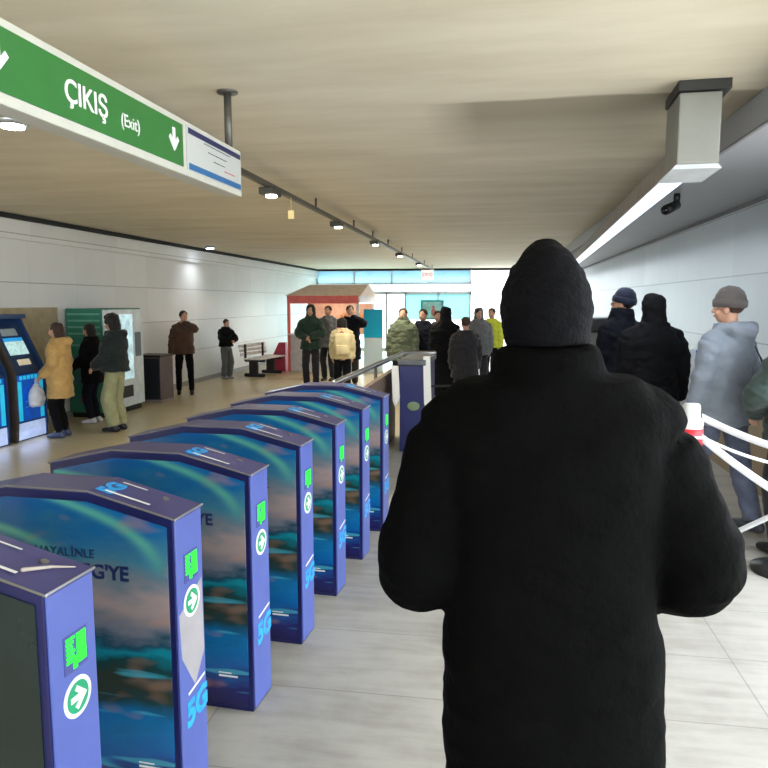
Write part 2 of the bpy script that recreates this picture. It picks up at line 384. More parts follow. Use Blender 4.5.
# ------------------------------------------------------------------ hanging sign
M_SIGNW = mat('sign_white', (182, 182, 172), .4, var=.04)
M_GREEN = mat('sign_green', (38, 104, 44), .4, var=.05)
M_WHITE = mat('lettering_white', (222, 222, 220), .5, var=.02); M_NOTE = mat('notice_white', (176, 178, 176), .5, var=.02)
M_NAVYT = mat('strip_navy', (26, 30, 74), .5)
M_BLUEST = mat('strip_blue', (32, 92, 142), .5)
M_GREYT = mat('small_print_grey', (70, 72, 80), .6)
M_REDT = mat('small_print_red', (190, 60, 50), .6)
SX = -1.50
sg = thing('hanging_sign', 'long green exit sign with white ÇIKIŞ lettering hung from the ceiling on a post', 'sign', (SX, 2.7, 3.0))
def L3(x, y, z): return (x-SX, y-2.7, z-3.0)
Z0, Z1, YA, YB = 2.405, 2.665, 1.15, 4.05
sg.rotation_euler.x = R(.5)
b = newbm(); bm_box(b, L3(SX-.10, YA, Z0), L3(SX, YB, Z1), bevel=.008); obj('sign_box', b, M_SIGNW, sg)
b = newbm(); bm_box(b, L3(SX, YA+.02, Z0+.035), L3(SX+.004, 3.26, Z1-.03)); obj('green_panel', b, M_GREEN, sg)
b = newbm(); bm_box(b, L3(SX, 3.30, Z0+.03), L3(SX+.004, YB-.02, Z1-.02)); ip = obj('notice_panel', b, M_NOTE, sg)
b = newbm(); bm_box(b, L3(SX+.004, 3.32, Z1-.055), L3(SX+.006, YB-.03, Z1-.028)); obj('header_strip', b, M_NAVYT, ip)
b = newbm(); bm_box(b, L3(SX+.004, 3.32, Z0+.035), L3(SX+.006, YB-.03, Z0+.065)); obj('footer_strip', b, M_BLUEST, ip)
def SM(y, z): return basis(L3(SX+.0065, y, z), (0, 1, 0), (0, 0, 1))
for y, z, t, mm in ((3.68, 2.60, 'Güvenlik ve bilgi için', M_GREYT), (3.68, 2.565, 'lütfen görevliye', M_GREYT), (3.70, 2.53, 'danışınız', M_GREYT), (3.85, 2.505, '444', M_REDT)):
    o = text_obj('small_print', '' + '—'*max(3, len(t)//3), .05, SM(y, z), mm, ip)
text_obj('lettering', 'ÇIKIŞ', .112, SM(2.455, 2.535), M_WHITE, sg, bold=.0012)
text_obj('lettering', '(Exit)', .07, SM(2.765, 2.525), M_WHITE, sg)
def arrow(y, name='arrow'):
    b = newbm()
    bm_prism(b, [(p-2.7, q-3.0) for p, q in ((y-.012, 2.60), (y+.012, 2.60), (y+.012, 2.53), (y-.012, 2.53))], 0, .004, .008)
    bm_prism(b, [(p-2.7, q-3.0) for p, q in ((y-.05, 2.55), (y, 2.495), (y+.05, 2.55), (y+.035, 2.565), (y, 2.53), (y-.035, 2.565))], 0, .004, .008)
    obj(name, b, M_WHITE, sg)
arrow(3.16); arrow(1.985)
M_POST = mat('post_grey', (96, 94, 88), .45, .6)
for y in (3.99, 1.4):
    b = newbm(); bm_tube(b, [L3(SX-.05, y, 2.66), L3(SX-.05, y, 2.99)], [.022]*2, 14, round_ends=False); po = obj('post', b, M_POST, sg, True)
    b = newbm(); bm_tube(b, [L3(SX-.05, y, 2.978), L3(SX-.05, y, 2.999)], [.06]*2, 20, round_ends=False); obj('ceiling_flange', b, M_POST, po, True)
# ------------------------------------------------------------------ lighting track
TX, TZ = -2.10, 2.87
tr = thing('lighting_track', 'thin dark suspended lighting track running down the ceiling', 'track', (TX, 12, 3.0))
b = newbm(); bm_box(b, (-.025, -8.2, TZ-3.02), (.025, 11.6, TZ-2.98)); obj('rail', b, M_POST, tr)
for y in (4.4, 8.1, 10.3, 11.9, 13.6, 15.6, 17.6, 20.5, 23.0):
    b = newbm(); bm_tube(b, [(0, y-12, TZ-2.98), (0, y-12, -.001)], [.012]*2, 10, round_ends=False); obj('hanger', b, M_POST, tr, True)
M_LAMP = mat('lamp_glow', (255, 250, 235), .4, emis=14)
def lamp(name, kind, loc, color, power, size=R(100), blend=.6, rot=(0, 0, 0), radius=.05):
    l = bpy.data.lights.new(name, kind); l.energy = power; l.color = color
    if kind == 'SPOT': l.spot_size = size; l.spot_blend = blend
    if kind in ('SPOT', 'POINT'): l.shadow_soft_size = radius
    o = bpy.data.objects.new(name, l); COL.objects.link(o); o.location = loc; o.rotation_euler = rot; return o
spots = [(6.42, 'nearest the green sign'), (9.2, 'second from the green sign'), (12.1, 'third from the green sign'), (15.2, 'fourth from the green sign'), (19.0, 'last before the end wall')]
for i, (y, w) in enumerate(spots):
    s = thing('track_spotlight', 'small dark spotlight on the ceiling track, '+w, 'spotlight', (TX, y, TZ-.02), 0, 'spotlights on the ceiling track')
    b = newbm(); bm_box(b, (-.07, -.13, -.07), (.07, .13, -.005), bevel=.012); obj('housing', b, mat('spot_housing', (70, 68, 62), .5, .4), s)
    b = newbm(); bm_tube(b, [(.02, -.03, -.086), (.02, -.03, -.068)], [.05, .05], 18, round_ends=False); obj('lens', b, M_LAMP, s, True)
    b = newbm(); bm_box(b, (-.012, -.012, -.01), (.012, .012, -.001)); obj('bracket', b, M_POST, s)
    lamp('spot_lamp', 'SPOT', (TX+.02, y-.03, TZ-.13), (1, .90, .74), 130 if y < 14 else 200, R(130), .8)
# yellow tag hanging from the first spotlight
b = newbm(); bm_box(b, (-2.06, 6.85, 2.62), (-2.0, 6.86, 2.70)); bm_tube(b, [(-2.03, 6.855, 2.70), (-2.03, 6.855, 2.83)], [.003]*2, 6)
tag(obj('hanging_tag', b, mat('tag_cream', (236, 214, 150), .5)), 'small cream tag hanging below the ceiling track', 'tag')
def downlight(x, y, w):
    s = thing('downlight', w, 'ceiling light', (x, y, 3.0), 0, 'round downlights in the ceiling')
    b = newbm(); bm_tube(b, [(0, 0, -.05), (0, 0, -.001)], [.10, .11], 24, round_ends=False); obj('bezel', b, M_ALU, s, True)
    b = newbm(); bm_tube(b, [(0, 0, -.062), (0, 0, -.05)], [.075, .075], 24, round_ends=False); obj('lens', b, mat('cool_glow', (225, 232, 255), .4, emis=30), s, True)
    lamp('downlight_lamp', 'SPOT', (x, y, 2.92), (.95, .97, 1), 18, R(140), .8)
downlight(-6.15, 14.6, 'round glaring downlight at the ceiling edge above the brown jacket')
dq = ray(12, 121); dq = Vector((0, 0, CAM_H))+dq*((2.98-CAM_H)/dq.z)
downlight(dq.x, dq.y, 'round downlight peeking out just below the green exit sign')
# ------------------------------------------------------------------ boxed duct with linear lamp along the right of the ceiling
dk = thing('cable_duct', 'grey boxed cable duct hung under the ceiling with a bright lamp strip', 'duct', (1.06, 4.2, 3.0), R(-2.6))
M_DUCT = mat('duct_grey', (128, 129, 122), .5, var=.05)
b = newbm(); bm_box(b, (-.09, 0, -.44), (.13, .38, -.06), bevel=.01); obj('end_box', b, M_DUCT, dk)
b = newbm(); bm_box(b, (-.02, .36, -.38), (.10, 17, -.24), bevel=.004); obj('trunking', b, mat('trunk_grey', (138, 128, 118), .6), dk)
b = newbm(); bm_box(b, (-.10, -.02, -.055), (.17, .38, -.001)); obj('ceiling_bracket', b, mat('bracket_dark', (38, 38, 36), .6), dk)
b = newbm(); bm_prism(b, [(-.09, -.44), (.13, -.44), (.15, -.465), (-.11, -.465)], 1, .02, .5); obj('lamp_reflector', b, M_HEAD, dk)
b = newbm(); bm_box(b, (-.02, .45, -.44), (.08, 17, -.38), bevel=.02); obj('lamp_strip', b, mat('strip_glow', (215, 228, 245), .5, emis=.9), dk)
for k in range(4):
    l = bpy.data.lights.new('strip_lamp', 'AREA'); l.shape = 'RECTANGLE'; l.size = .1; l.size_y = 4; l.energy = 18; l.color = (.86, .93, 1)
    o = bpy.data.objects.new('strip_lamp', l); COL.objects.link(o); o.location = (1.19+.195*k, 7+4.0*k, 2.53); o.rotation_euler = (0, 0, R(-2.6))
cc = thing('security_camera', 'small black camera under the boxed duct close to the wall', 'camera', (1.62, 6.95, 2.79))
M_BLK = mat('black_plastic', (22, 22, 24), .4)
b = newbm(); bm_tube(b, [(0, 0, -.001), (0, 0, -.07)], [.03, .03], 14, round_ends=False); bm_tube(b, [(0, 0, -.07), (-.06, -.03, -.12)], [.02, .02], 10); obj('mount', b, M_BLK, cc, True)
b = newbm(); bm_tube(b, [(.02, .10, -.09), (-.12, -.12, -.16)], [.045, .045], 16, round_ends=False); obj('housing', b, M_BLK, cc, True)
b = newbm(); bm_tube(b, [(-.12, -.12, -.16), (-.135, -.145, -.167)], [.03, .03], 16, round_ends=False); obj('lens', b, mat('lens_black', (8, 8, 10), .1), cc, True)

# ------------------------------------------------------------------ turnstiles
GA = R(3.9)
M_ART = art_mat('printed_artwork')
M_GB = mat('gate_blue', (74, 88, 156), .38, var=.05)
M_GTOP = mat('gate_top_violet', (66, 64, 116), .35, var=.08)
M_GNAVY = mat('gate_edge_navy', (18, 20, 74), .35)
M_LED = mat('green_led', (24, 226, 40), .4, var=.35, scale=140, emis=.45)
M_LEDB = mat('led_frame', (60, 66, 130), .4)
M_STG = mat('sticker_green', (20, 140, 96), .4)
M_CYAN = mat('decal_cyan', (30, 150, 220), .35, var=.25, scale=30)
M_DKGL = mat('smoked_panel', (26, 40, 42), .18, var=.3, scale=2)
M_TORN = mat('bare_grey_metal', (150, 146, 150), .5, var=.08)
M_TXT = mat('art_text_navy', (14, 34, 84), .5)
GP = [(0, 0), (0, 1.07), (.32, 1.142), (.65, 1.142), (.97, 1.07), (.97, 0)]    # (distance back from the front, height)
GW = .20
def gate(pos, label, idx):
    # local frame: -x runs back from the front face, +y along the row
    g = thing('turnstile', label, 'turnstile', (pos[0], pos[1], 0), -GA, 'row of blue turnstiles')
    core = [(-l, z) for l, z in GP]
    b = newbm(); bm_prism(b, core, 1, .004, GW-.004); obj('housing', b, M_GNAVY, g)
    b = newbm(); bm_box(b, (-.002, .012, .012), (.006, GW-.004, 1.068), bevel=.004); obj('front_panel', b, M_GB, g)
    # top covers, one piece following the profile
    b = newbm(); th = .008
    tp = [(.012, 1.062), (-.32, 1.142), (-.65, 1.142), (-.98, 1.068)]
    prof = tp+[(x, z+th) for x, z in reversed(tp)]
    bm_prism(b, prof, 1, .004, GW-.004); tc = obj('top_cover', b, M_GTOP, g)
    # polished edge trims at the corners
    b = newbm()
    for (x0, z0), (x1, z1) in zip(tp, tp[1:]):
        bm_tube(b, [(x0, .004, z0+th-.002), (x1, .004, z1+th-.002)], [.0035]*2, 6)
    bm_tube(b, [(.012, .004, 1.07), (.012, GW-.004, 1.07)], [.004]*2, 6); obj('edge_trim', b, M_STEEL, tc)
    # side artwork, both sides
    ins = [(-.020, .02), (-.020, 1.042), (-.323, 1.112), (-.647, 1.112), (-.95, 1.042), (-.95, .02)]
    if idx == 0:
        b = newbm(); bm_prism(b, ins, 1, -.001, .004); obj('side_panel', b, M_DKGL, g)
    else:
        b = newbm(); bm_prism(b, ins, 1, -.001, .004); sp = obj('side_panel', b, M_ART, g)
        text_obj('lettering', "5G'YE", .072, basis((-.26, -.002, .862), (1, 0, 0), (0, 0, 1)), M_TXT, sp, .002, bold=.002)
        text_obj('lettering', "HAYALİNLE", .045, basis((-.42, -.002, .925), (1, 0, 0), (0, 0, 1)), M_TXT, sp, .002)
        b = newbm(); bm_box(b, (-.16, -.002, .152), (-.07, -.001, .160)); bm_box(b, (-.16, -.002, .168), (-.10, -.001, .173)); obj('small_print', b, M_WHITE, sp)
    b = newbm(); bm_prism(b, ins, 1, GW-.004, GW+.001); obj('side_panel', b, M_ART, g)
    # front display: dark bezel with green characters
    dx = .007
    b = newbm(); bm_box(b, (dx-.002, .062, .82), (dx+.001, .158, .925), bevel=.001); d = obj('display', b, M_LEDB, g)
    b = newbm()
    bm_box(b, (dx+.001, .112, .835), (dx+.003, .150, .918))
    for r_ in range(6): bm_box(b, (dx+.001, .070, .848+r_*.0125), (dx+.003, .070+.026+(r_ % 3)*.004, .856+r_*.0125))
    bm_box(b, (dx+.001, .095, .826), (dx+.003, .112, .86)); obj('green_readout', b, M_LED, d)
    # round arrow sticker
    cy, cz = .108, .742
    b = newbm(); bm_tube(b, [(dx-.002, cy, cz), (dx+.001, cy, cz)], [.056]*2, 40, round_ends=False); st = obj('arrow_sticker', b, M_WHITE, g)
    b = newbm(); bm_tube(b, [(dx, cy, cz), (dx+.002, cy, cz)], [.044]*2, 40, round_ends=False); obj('sticker_disc', b, M_STG, st)
    b = newbm(); x0, x1 = dx+.002, dx+.0035
    bm_prism(b, [(cy-.030, cz-.008), (cy+.014, cz-.008), (cy+.014, cz+.008), (cy-.030, cz+.008)], 0, x0, x1)
    bm_prism(b, [(cy-.004, cz+.034), (cy+.034, cz), (cy-.004, cz-.034), (cy-.014, cz-.023), (cy+.012, cz), (cy-.014, cz+.023)], 0, x0, x1+.0005)
    obj('sticker_arrow', b, M_WHITE, st)
    # cyan speed mark low on the front
    text_obj('speed_decal', '5G', .125, basis((dx, .125, .335), (0, 1, .12), (0, 0, 1)), M_CYAN, g, .002, bold=.006)
    b = newbm(); bm_prism(b, [(.065, .405), (.185, .425), (.185, .433), (.065, .413)], 0, dx-.002, dx+.001); obj('decal_line', b, M_WHITE, g)
    # cyan mark on the sloping top
    nx = Vector((-.32, 0, .08)).normalized()
    t = text_obj('top_decal', '5G', .085, basis((-.275, .085, 1.142), (0, 1, 0), (-.32, 0, .072)), M_CYAN, tc, .002, bold=.005)
    b = newbm()
    M = basis((-.16, .1, 1.1165), (0, 1, 0), (-.32, 0, .078))
    for lo_, hi_ in (((-.06, -.055, 0), (-.05, .12, .001)), ((.05, .02, 0), (.056, .12, .001))):
        t_ = newbm(); bm_box(t_, lo_, hi_); bmesh.ops.transform(t_, matrix=M, verts=t_.verts); obj('top_line', t_, M_WHITE, tc)
    # reader window on the sloping top
    b = newbm(); bm_tube(b, [(-.10, .14, 1.096), (-.098, .14, 1.100)], [.012]*2, 16, round_ends=False); obj('indicator_lens', b, M_STEEL, tc)
    if idx == 1:
        b = newbm(); bm_prism(b, [(.02, .72), (.185, .80), (.19, .52), (.115, .42), (.03, .56)], 0, dx-.003, dx-.0008); obj('torn_patch', b, M_TORN, g)
    if idx == 0:
        b = newbm(); bm_tube(b, [(-.10, .06, 1.106), (-.06, .12, 1.095), (-.02, .16, 1.083)], [.006, .004, .002], 8); obj('scuff_mark', b, mat('scuff_pale', (170, 160, 150), .6), tc)
    return g
gl = ['turnstile closest to the camera, with a smoked dark side panel', 'turnstile with a torn bare grey patch on its blue front',
      'turnstile third from the camera, between the torn-patch one and the fourth', 'turnstile in the exact middle of the row of seven',
      'turnstile fifth from the camera, two before the far end', 'turnstile sixth from the camera, last but one of the row', 'turnstile at the far end of the row beside the brown partition']
for i in range(7):
    Y = 1.52+.627*i
    gate((-1.113+.0425*i, Y), gl[i], i)
# ------------------------------------------------------------------ barrier, partition and wide gate behind the row
M_BROWN = mat('brown_panel', (112, 92, 78), .5, var=.15)
br = thing('handrail', 'round stainless handrail above the brown partition', 'handrail', (-1.45, 8.4, 0))
b = newbm(); bm_tube(b, [(-.09, -1.82, 1.02), (.10, 1.87, 1.05), (.55, 1.95, 1.05)], [.032]*3, 14); obj('rail', b, M_STEEL, br, True)
for x, y in ((-.08, -1.7), (.0, 0), (.09, 1.8)):
    b = newbm(); bm_tube(b, [(x, y, 0), (x, y, 1.02)], [.022]*2, 12, round_ends=False); obj('post', b, M_STEEL, br, True)
b = newbm(); bm_tube(b, [(-.10, -1.95, .78), (-.09, -1.84, .97)], [.03, .028], 12); obj('end_bracket', b, mat('warm_white_plastic', (226, 216, 190), .4), br, True)
pb = newbm(); bm_box(pb, (-1.36, 6.3, 0), (-1.32, 9.2, .90), bevel=.006); bm_box(pb, (-1.37, 6.3, .88), (-1.31, 9.2, .92), bevel=.006)
tag(obj('partition', pb, M_BROWN), 'low brown partition standing behind the far turnstile', 'partition')
wg = thing('wide_gate', 'navy gate cabinet with a green oval badge beyond the turnstile row', 'gate', (-.98, 8.35, 0), -R(2))
M_NAVY = mat('cabinet_navy', (34, 40, 92), .4)
b = newbm(); bm_box(b, (-.15, -.1, 0), (.15, .9, 1.05), bevel=.01); obj('cabinet', b, M_NAVY, wg)
b = newbm(); bm_box(b, (-.17, -.13, 1.05), (.17, .92, 1.12), bevel=.012); obj('top', b, mat('cab_top_grey', (92, 94, 98), .35, .5), wg)
b = newbm(); bm_ell(b, (.02, -.102, .56), (.075, .006, .055)); bo = obj('badge', b, mat('badge_green', (110, 132, 100), .5), wg, True)
for sx, lo, hi in ((-1, .54, 1.04), (1, .52, 1.16)):
    x = .19*sx-.01
    b = newbm(); bm_prism(b, [(x-.045, hi), (x+.035, hi), (x+.055, lo+.12), (x+.0, lo), (x-.03, lo+.08)], 1, -.12, -.07); obj('flap', b, M_WHITE, wg)
b = newbm(); bm_tube(b, [(.15, -.08, .80), (.75, -.1, .83)], [.012]*2, 8); obj('side_bar', b, M_BLK, wg, True)

# ------------------------------------------------------------------ ticket machines
M_KB = mat('kiosk_blue', (26, 58, 104), .35)
M_KBACK = mat('kiosk_lit_blue', (10, 84, 190), .4, emis=.2, var=.2)
M_KCY = mat('kiosk_cyan_strip', (40, 190, 225), .4, emis=.3)
M_KSIDE = mat('kiosk_side_brown', (76, 68, 66), .5)
M_KSK = mat('kiosk_skirt_lit', (178, 196, 235), .4, emis=.3)
M_SCR = mat('screen_pale', (170, 205, 205), .3, emis=.45, var=.2, scale=25)
M_SCRB = mat('screen_blue', (30, 130, 190), .3, emis=.6)
def kiosk(y0, label):
    k = thing('ticket_machine', label, 'ticket machine', (-6.05, y0, 0), 0, 'blue ticket machines on the wall')
    w = .62
    # local +x faces the room; y from 0 to w
    b = newbm(); bm_prism(b, [(-.5, 0), (-.02, 0), (0, .25), (0, .88), (-.04, .96), (-.30, 1.50), (-.34, 1.58), (-.5, 1.58)], 1, .02, w-.02); body = obj('body', b, M_KB, k)
    for y in (-.0, w-.03):
        b = newbm(); bm_prism(b, [(-.5, 0), (.01, 0), (.03, .25), (.03, .90), (-.01, .99), (-.26, 1.50), (-.30, 1.61), (-.5, 1.61)], 1, y, y+.03); obj('side_panel', b, M_KSIDE if y == 0 else M_KB, k)
    b = newbm(); bm_box(b, (0, .04, .26), (.012, w-.04, .86)); obj('front_door', b, M_KBACK, k)
    b = newbm(); bm_box(b, (.012, .06, .27), (.018, .13, .78)); obj('light_strip', b, M_KCY, k); b = newbm(); bm_box(b, (.012, w-.13, .27), (.018, w-.06, .78)); obj('light_strip', b, M_KCY, k)
    b = newbm()
    for i in range(6): bm_box(b, (.012, .10+i*.075, .80), (.018, .15+i*.075, .85))
    obj('icon_row', b, M_KCY, k)
    b = newbm(); bm_box(b, (.012, .2, .50), (.016, .42, .515)); bm_box(b, (.012, .2, .43), (.016, .38, .445)); obj('door_lettering', b, mat('pale_blue_print', (120, 170, 225), .5), k)
    b = newbm(); bm_box(b, (-.03, .03, .02), (.004, w-.03, .235)); obj('skirt', b, M_KSK, k)
    M = basis((-.04, 0, .96), (0, 1, 0), (-.26, 0, .54))
    def slab(name, u0, v0, u1, v1, m, d=.012):
        t = newbm(); bm_box(t, (u0, v0, 0), (u1, v1, d), bevel=.003); bmesh.ops.transform(t, matrix=M, verts=t.verts); return obj(name, t, m, k)
    slab('screen', .13, .17, .49, .36, M_SCR); slab('screen_header', .13, .365, .49, .41, M_SCRB); slab('upper_screen', .15, .44, .44, .54, mat('screen_grey', (120, 134, 138), .3, emis=.2))
    slab('keypad', .20, .02, .42, .10, mat('notice_cream', (232, 220, 190), .5, emis=.15), .02)
    b = newbm(); bm_box(b, (-.5, 0, 1.58), (-.22, w, 1.64), bevel=.01); obj('top_hood', b, M_KB, k)
    l = bpy.data.lights.new('skirt_lamp', 'AREA'); l.shape = 'RECTANGLE'; l.size = .05; l.size_y = w; l.energy = .5; l.color = (.5, .6, 1)
    o = bpy.data.objects.new('skirt_lamp', l); COL.objects.link(o); o.parent = k; o.location = (.02, w/2, .16); o.rotation_euler = (0, R(-60), 0)
    return k
kiosk(7.98, 'blue ticket machine used by the woman in the mustard coat')
kiosk(7.22, 'blue ticket machine cut off by the edge of the picture')
# ------------------------------------------------------------------ vending machine
vm = thing('vending_machine', 'green and white vending machine behind the two people in dark jackets', 'vending machine', (-6.28, 10.55, 0))
M_VG = mat('vend_green', (40, 118, 96), .4); M_VS = mat('vend_stripe', (104, 158, 142), .4)
b = newbm(); bm_box(b, (-.30, -.6, .08), (.30, .6, 1.70), bevel=.012); obj('cabinet', b, M_VG, vm)
b = newbm()
for z in (1.60, 1.50, 1.40, 1.30, 1.12): bm_box(b, (-.27, -.604, z), (.27, -.6, z+.028))
obj('side_stripe', b, M_VS, vm)
b = newbm(); bm_box(b, (-.26, -.605, .72), (.26, -.6, .98)); bm_box(b, (-.2, -.606, .52), (.24, -.6, .66)); obj('side_picture', b, mat('vend_picture', (60, 110, 130), .4, var=.6, scale=9), vm)
b = newbm(); bm_box(b, (-.1, -.608, .24), (.16, -.6, .34)); obj('side_badge', b, mat('vend_badge', (120, 50, 80), .4), vm)
b = newbm(); bm_box(b, (.30, -.58, .10), (.335, .58, 1.68), bevel=.008); dr = obj('door', b, mat('vend_white', (214, 226, 230), .35), vm)
b = newbm(); bm_box(b, (.335, -.52, .55), (.34, .25, 1.60)); obj('display_window', b, mat('vend_window', (176, 208, 216), .15, emis=.4, var=.3, scale=7), dr)
b = newbm(); bm_box(b, (.335, .32, .9), (.345, .50, 1.3)); obj('keypad', b, mat('keypad_grey', (96, 110, 120), .4), dr)
b = newbm(); bm_box(b, (.335, -.40, .25), (.342, .2, .44)); obj('delivery_flap', b, M_BLK, dr)
b = newbm(); bm_box(b, (-.28, -.56, 0), (.28, .56, .08)); obj('plinth', b, M_BLK, vm)
# ------------------------------------------------------------------ litter bin
lb = thing('litter_bin', 'tall square dark litter bin by the wall', 'bin', (-6.12, 11.85, 0))
b = newbm(); bm_box(b, (-.24, -.24, .05), (.24, .24, .82), bevel=.01); obj('body', b, mat('bin_brown', (98, 84, 88), .5), lb)
b = newbm(); bm_box(b, (-.215, -.246, .07), (.215, -.238, .80)); obj('front_panel', b, mat('bin_black', (34, 36, 44), .4), lb)
b = newbm(); bm_box(b, (-.25, -.25, .82), (.25, .25, .86), bevel=.01); obj('lid', b, M_BLK, lb)
b = newbm(); bm_box(b, (-.24, -.24, 0), (.24, .24, .05)); obj('base', b, mat('bin_base', (140, 130, 124), .5), lb)
# ------------------------------------------------------------------ bench
bn = thing('bench', 'white slatted bench on dark feet against the wall', 'bench', (-5.72, 16.6, 0), R(-8))
M_BW = mat('bench_white', (222, 220, 222), .4)
for i in range(4):
    b = newbm(); bm_box(b, (-.18+.12*i, -.62, .42), (-.08+.12*i, .75, .455), bevel=.01); obj('seat_slat', b, M_BW, bn)
for i in range(3):
    b = newbm(); bm_box(b, (-.27-.02*i, -.62, .50+.10*i), (-.24-.02*i, .75, .58+.10*i), bevel=.01); obj('back_slat', b, M_BW, bn)
for y in (-.42, .5):
    b = newbm(); bm_box(b, (-.25, y-.05, .0), (.28, y+.05, .08), bevel=.02); bm_box(b, (-.12, y-.045, .05), (.10, y+.045, .40), bevel=.02); bm_box(b, (-.24, y-.03, .36), (.30, y+.03, .42), bevel=.01)
    bm_box(b, (-.25, y-.03, .38), (-.21, y+.03, .78), bevel=.008); obj('support', b, mat('bench_dark', (40, 38, 40), .6), bn)
# ------------------------------------------------------------------ red and beige booth
bt = thing('booth', 'small booth with a red-fronted pitched roof beside the hooded woman', 'booth', (-4.35, 18.4, 0), R(-3))
M_RED = mat('booth_red', (228, 112, 106), .5); M_ROOF = mat('booth_roof', (246, 226, 214), .6); M_BWH = mat('booth_white', (236, 232, 236), .5)
b = newbm(); bm_box(b, (-.95, -.9, 1.76), (.95, -.86, 1.97)); bm_box(b, (-.95, -.9, 1.78), (-.91, .9, 1.95)); obj('fascia', b, M_RED, bt)
b = newbm(); pts = [(-1, -.93, 1.96), (1, -.93, 1.96), (1, .93, 1.96), (-1, .93, 1.96), (-.62, 0, 2.26), (1.0, 0, 2.26)]
V = [b.verts.new(p) for p in pts]
for f in ((0, 1, 5, 4), (1, 2, 5), (2, 3, 4, 5), (3, 0, 4), (3, 2, 1, 0)): b.faces.new([V[i] for i in f])
obj('roof', b, M_ROOF, bt)
b = newbm(); bm_prism(b, [(-.9, 1.78), (.9, 1.78), (.9, 1.95), (0, 2.24), (-.9, 1.95)], 0, .95, .985); obj('gable', b, M_BWH, bt)
for x, y, m in ((-.92, -.85, M_RED), (.92, -.85, M_BWH), (-.92, .85, M_RED), (.92, .85, M_BWH)):
    b = newbm(); bm_box(b, (x-.035, y-.035, 0), (x+.035, y+.035, 1.77)); obj('post', b, m, bt)
b = newbm(); bm_box(b, (-.88, .8, .9), (.88, .84, 1.76)); obj('back_panel', b, mat('booth_inner', (222, 186, 168), .6), bt)
b = newbm(); bm_box(b, (-.88, -.88, .0), (.88, -.82, .95), bevel=.01); ct = obj('counter', b, mat('booth_counter', (206, 200, 200), .5), bt)
b = newbm(); bm_box(b, (-.9, -.98, .95), (.9, -.55, .99), bevel=.01); obj('counter_top', b, M_BWH, ct)
b = newbm()
for i in range(7): bm_box(b, (.0+.1*i, .76, 1.3+.05*(i % 2)), (.07+.1*i, .8, 1.45+.05*(i % 2)))
obj('snack_display', b, mat('snack_orange', (206, 140, 86), .5, var=.5, scale=12), bt)
lamp('booth_lamp', 'POINT', (-4.35, 18.2, 1.7), (1, .8, .6), 12)
rb = newbm(); V = [rb.verts.new(p) for p in ((-5.95, 17.5, .002), (-5.4, 17.5, .002), (-5.4, 17.85, .002), (-5.95, 17.85, .002), (-5.6, 17.6, .75), (-5.42, 17.6, .75), (-5.42, 17.75, .75), (-5.6, 17.75, .75))]
for f in ((0, 1, 5, 4), (1, 2, 6, 5), (2, 3, 7, 6), (3, 0, 4, 7), (4, 5, 6, 7), (3, 2, 1, 0)): rb.faces.new([V[i] for i in f])
tag(obj('folding_sign', rb, mat('magenta_red', (176, 46, 74), .5)), 'slanting crimson board leaning on the floor beside the booth', 'sign board')
# cyan roll-up banner, billboard and exit sign at the end
bb = thing('rollup_banner', 'bright cyan and white roll-up banner standing next to the booth', 'banner', (-3.08, 17.5, 0))
b = newbm(); bm_box(b, (-.24, -.006, .9), (.24, .006, 1.62)); obj('banner_sheet', b, frosted('banner_cyan', (60, 190, 214)), bb)
b = newbm(); bm_box(b, (-.24, -.006, .05), (.24, .006, .9)); obj('banner_lower', b, frosted('banner_pale', (206, 216, 220)), bb)
b = newbm(); bm_box(b, (-.26, -.08, 0), (.26, .08, .06), bevel=.01); obj('base', b, M_ALU, bb)
def exit_sign():
    p = atY(427.5, 272, 24.9)
    s = thing('exit_sign', 'small white hanging sign with red writing by the end wall', 'sign', (p.x, 24.9, 2.92))
    b = newbm(); bm_box(b, (-.22, -.03, -.36), (.22, .03, 0), bevel=.005); obj('panel', b, mat('exit_white', (238, 228, 232), .5, emis=.4), s)
    text_obj('lettering', 'ÇIKIŞ', .15, basis((0, -.031, -.16), (1, 0, 0), (0, 0, 1)), mat('exit_red', (214, 60, 80), .5), s)
    b = newbm(); bm_tube(b, [(-.15, 0, 0), (-.15, 0, .079)], [.01]*2, 8, round_ends=False); bm_tube(b, [(.15, 0, 0), (.15, 0, .079)], [.01]*2, 8, round_ends=False); obj('hanger', b, M_POST, s)
exit_sign()
p = atY(432, 310, 25.3)
pf = thing('poster_frame', 'teal-framed picture poster on the glazing behind the crowd', 'poster', (p.x, 25.38, p.z))
b = newbm(); bm_box(b, (-.42, -.03, -.36), (.42, .03, .36), bevel=.01); obj('frame', b, mat('frame_teal', (70, 170, 178), .4), pf)
b = newbm(); bm_box(b, (-.34, -.034, -.29), (.34, -.028, .29)); pp = obj('picture', b, mat('picture_pale', (150, 210, 222), .4, var=.35, scale=4), pf)
b = newbm(); bm_ell(b, (.05, -.034, -.08), (.09, .004, .14)); bm_ell(b, (.05, -.034, .1), (.05, .004, .06)); obj('picture_figure', b, mat('fig_pink', (180, 110, 120), .5), pp, True)

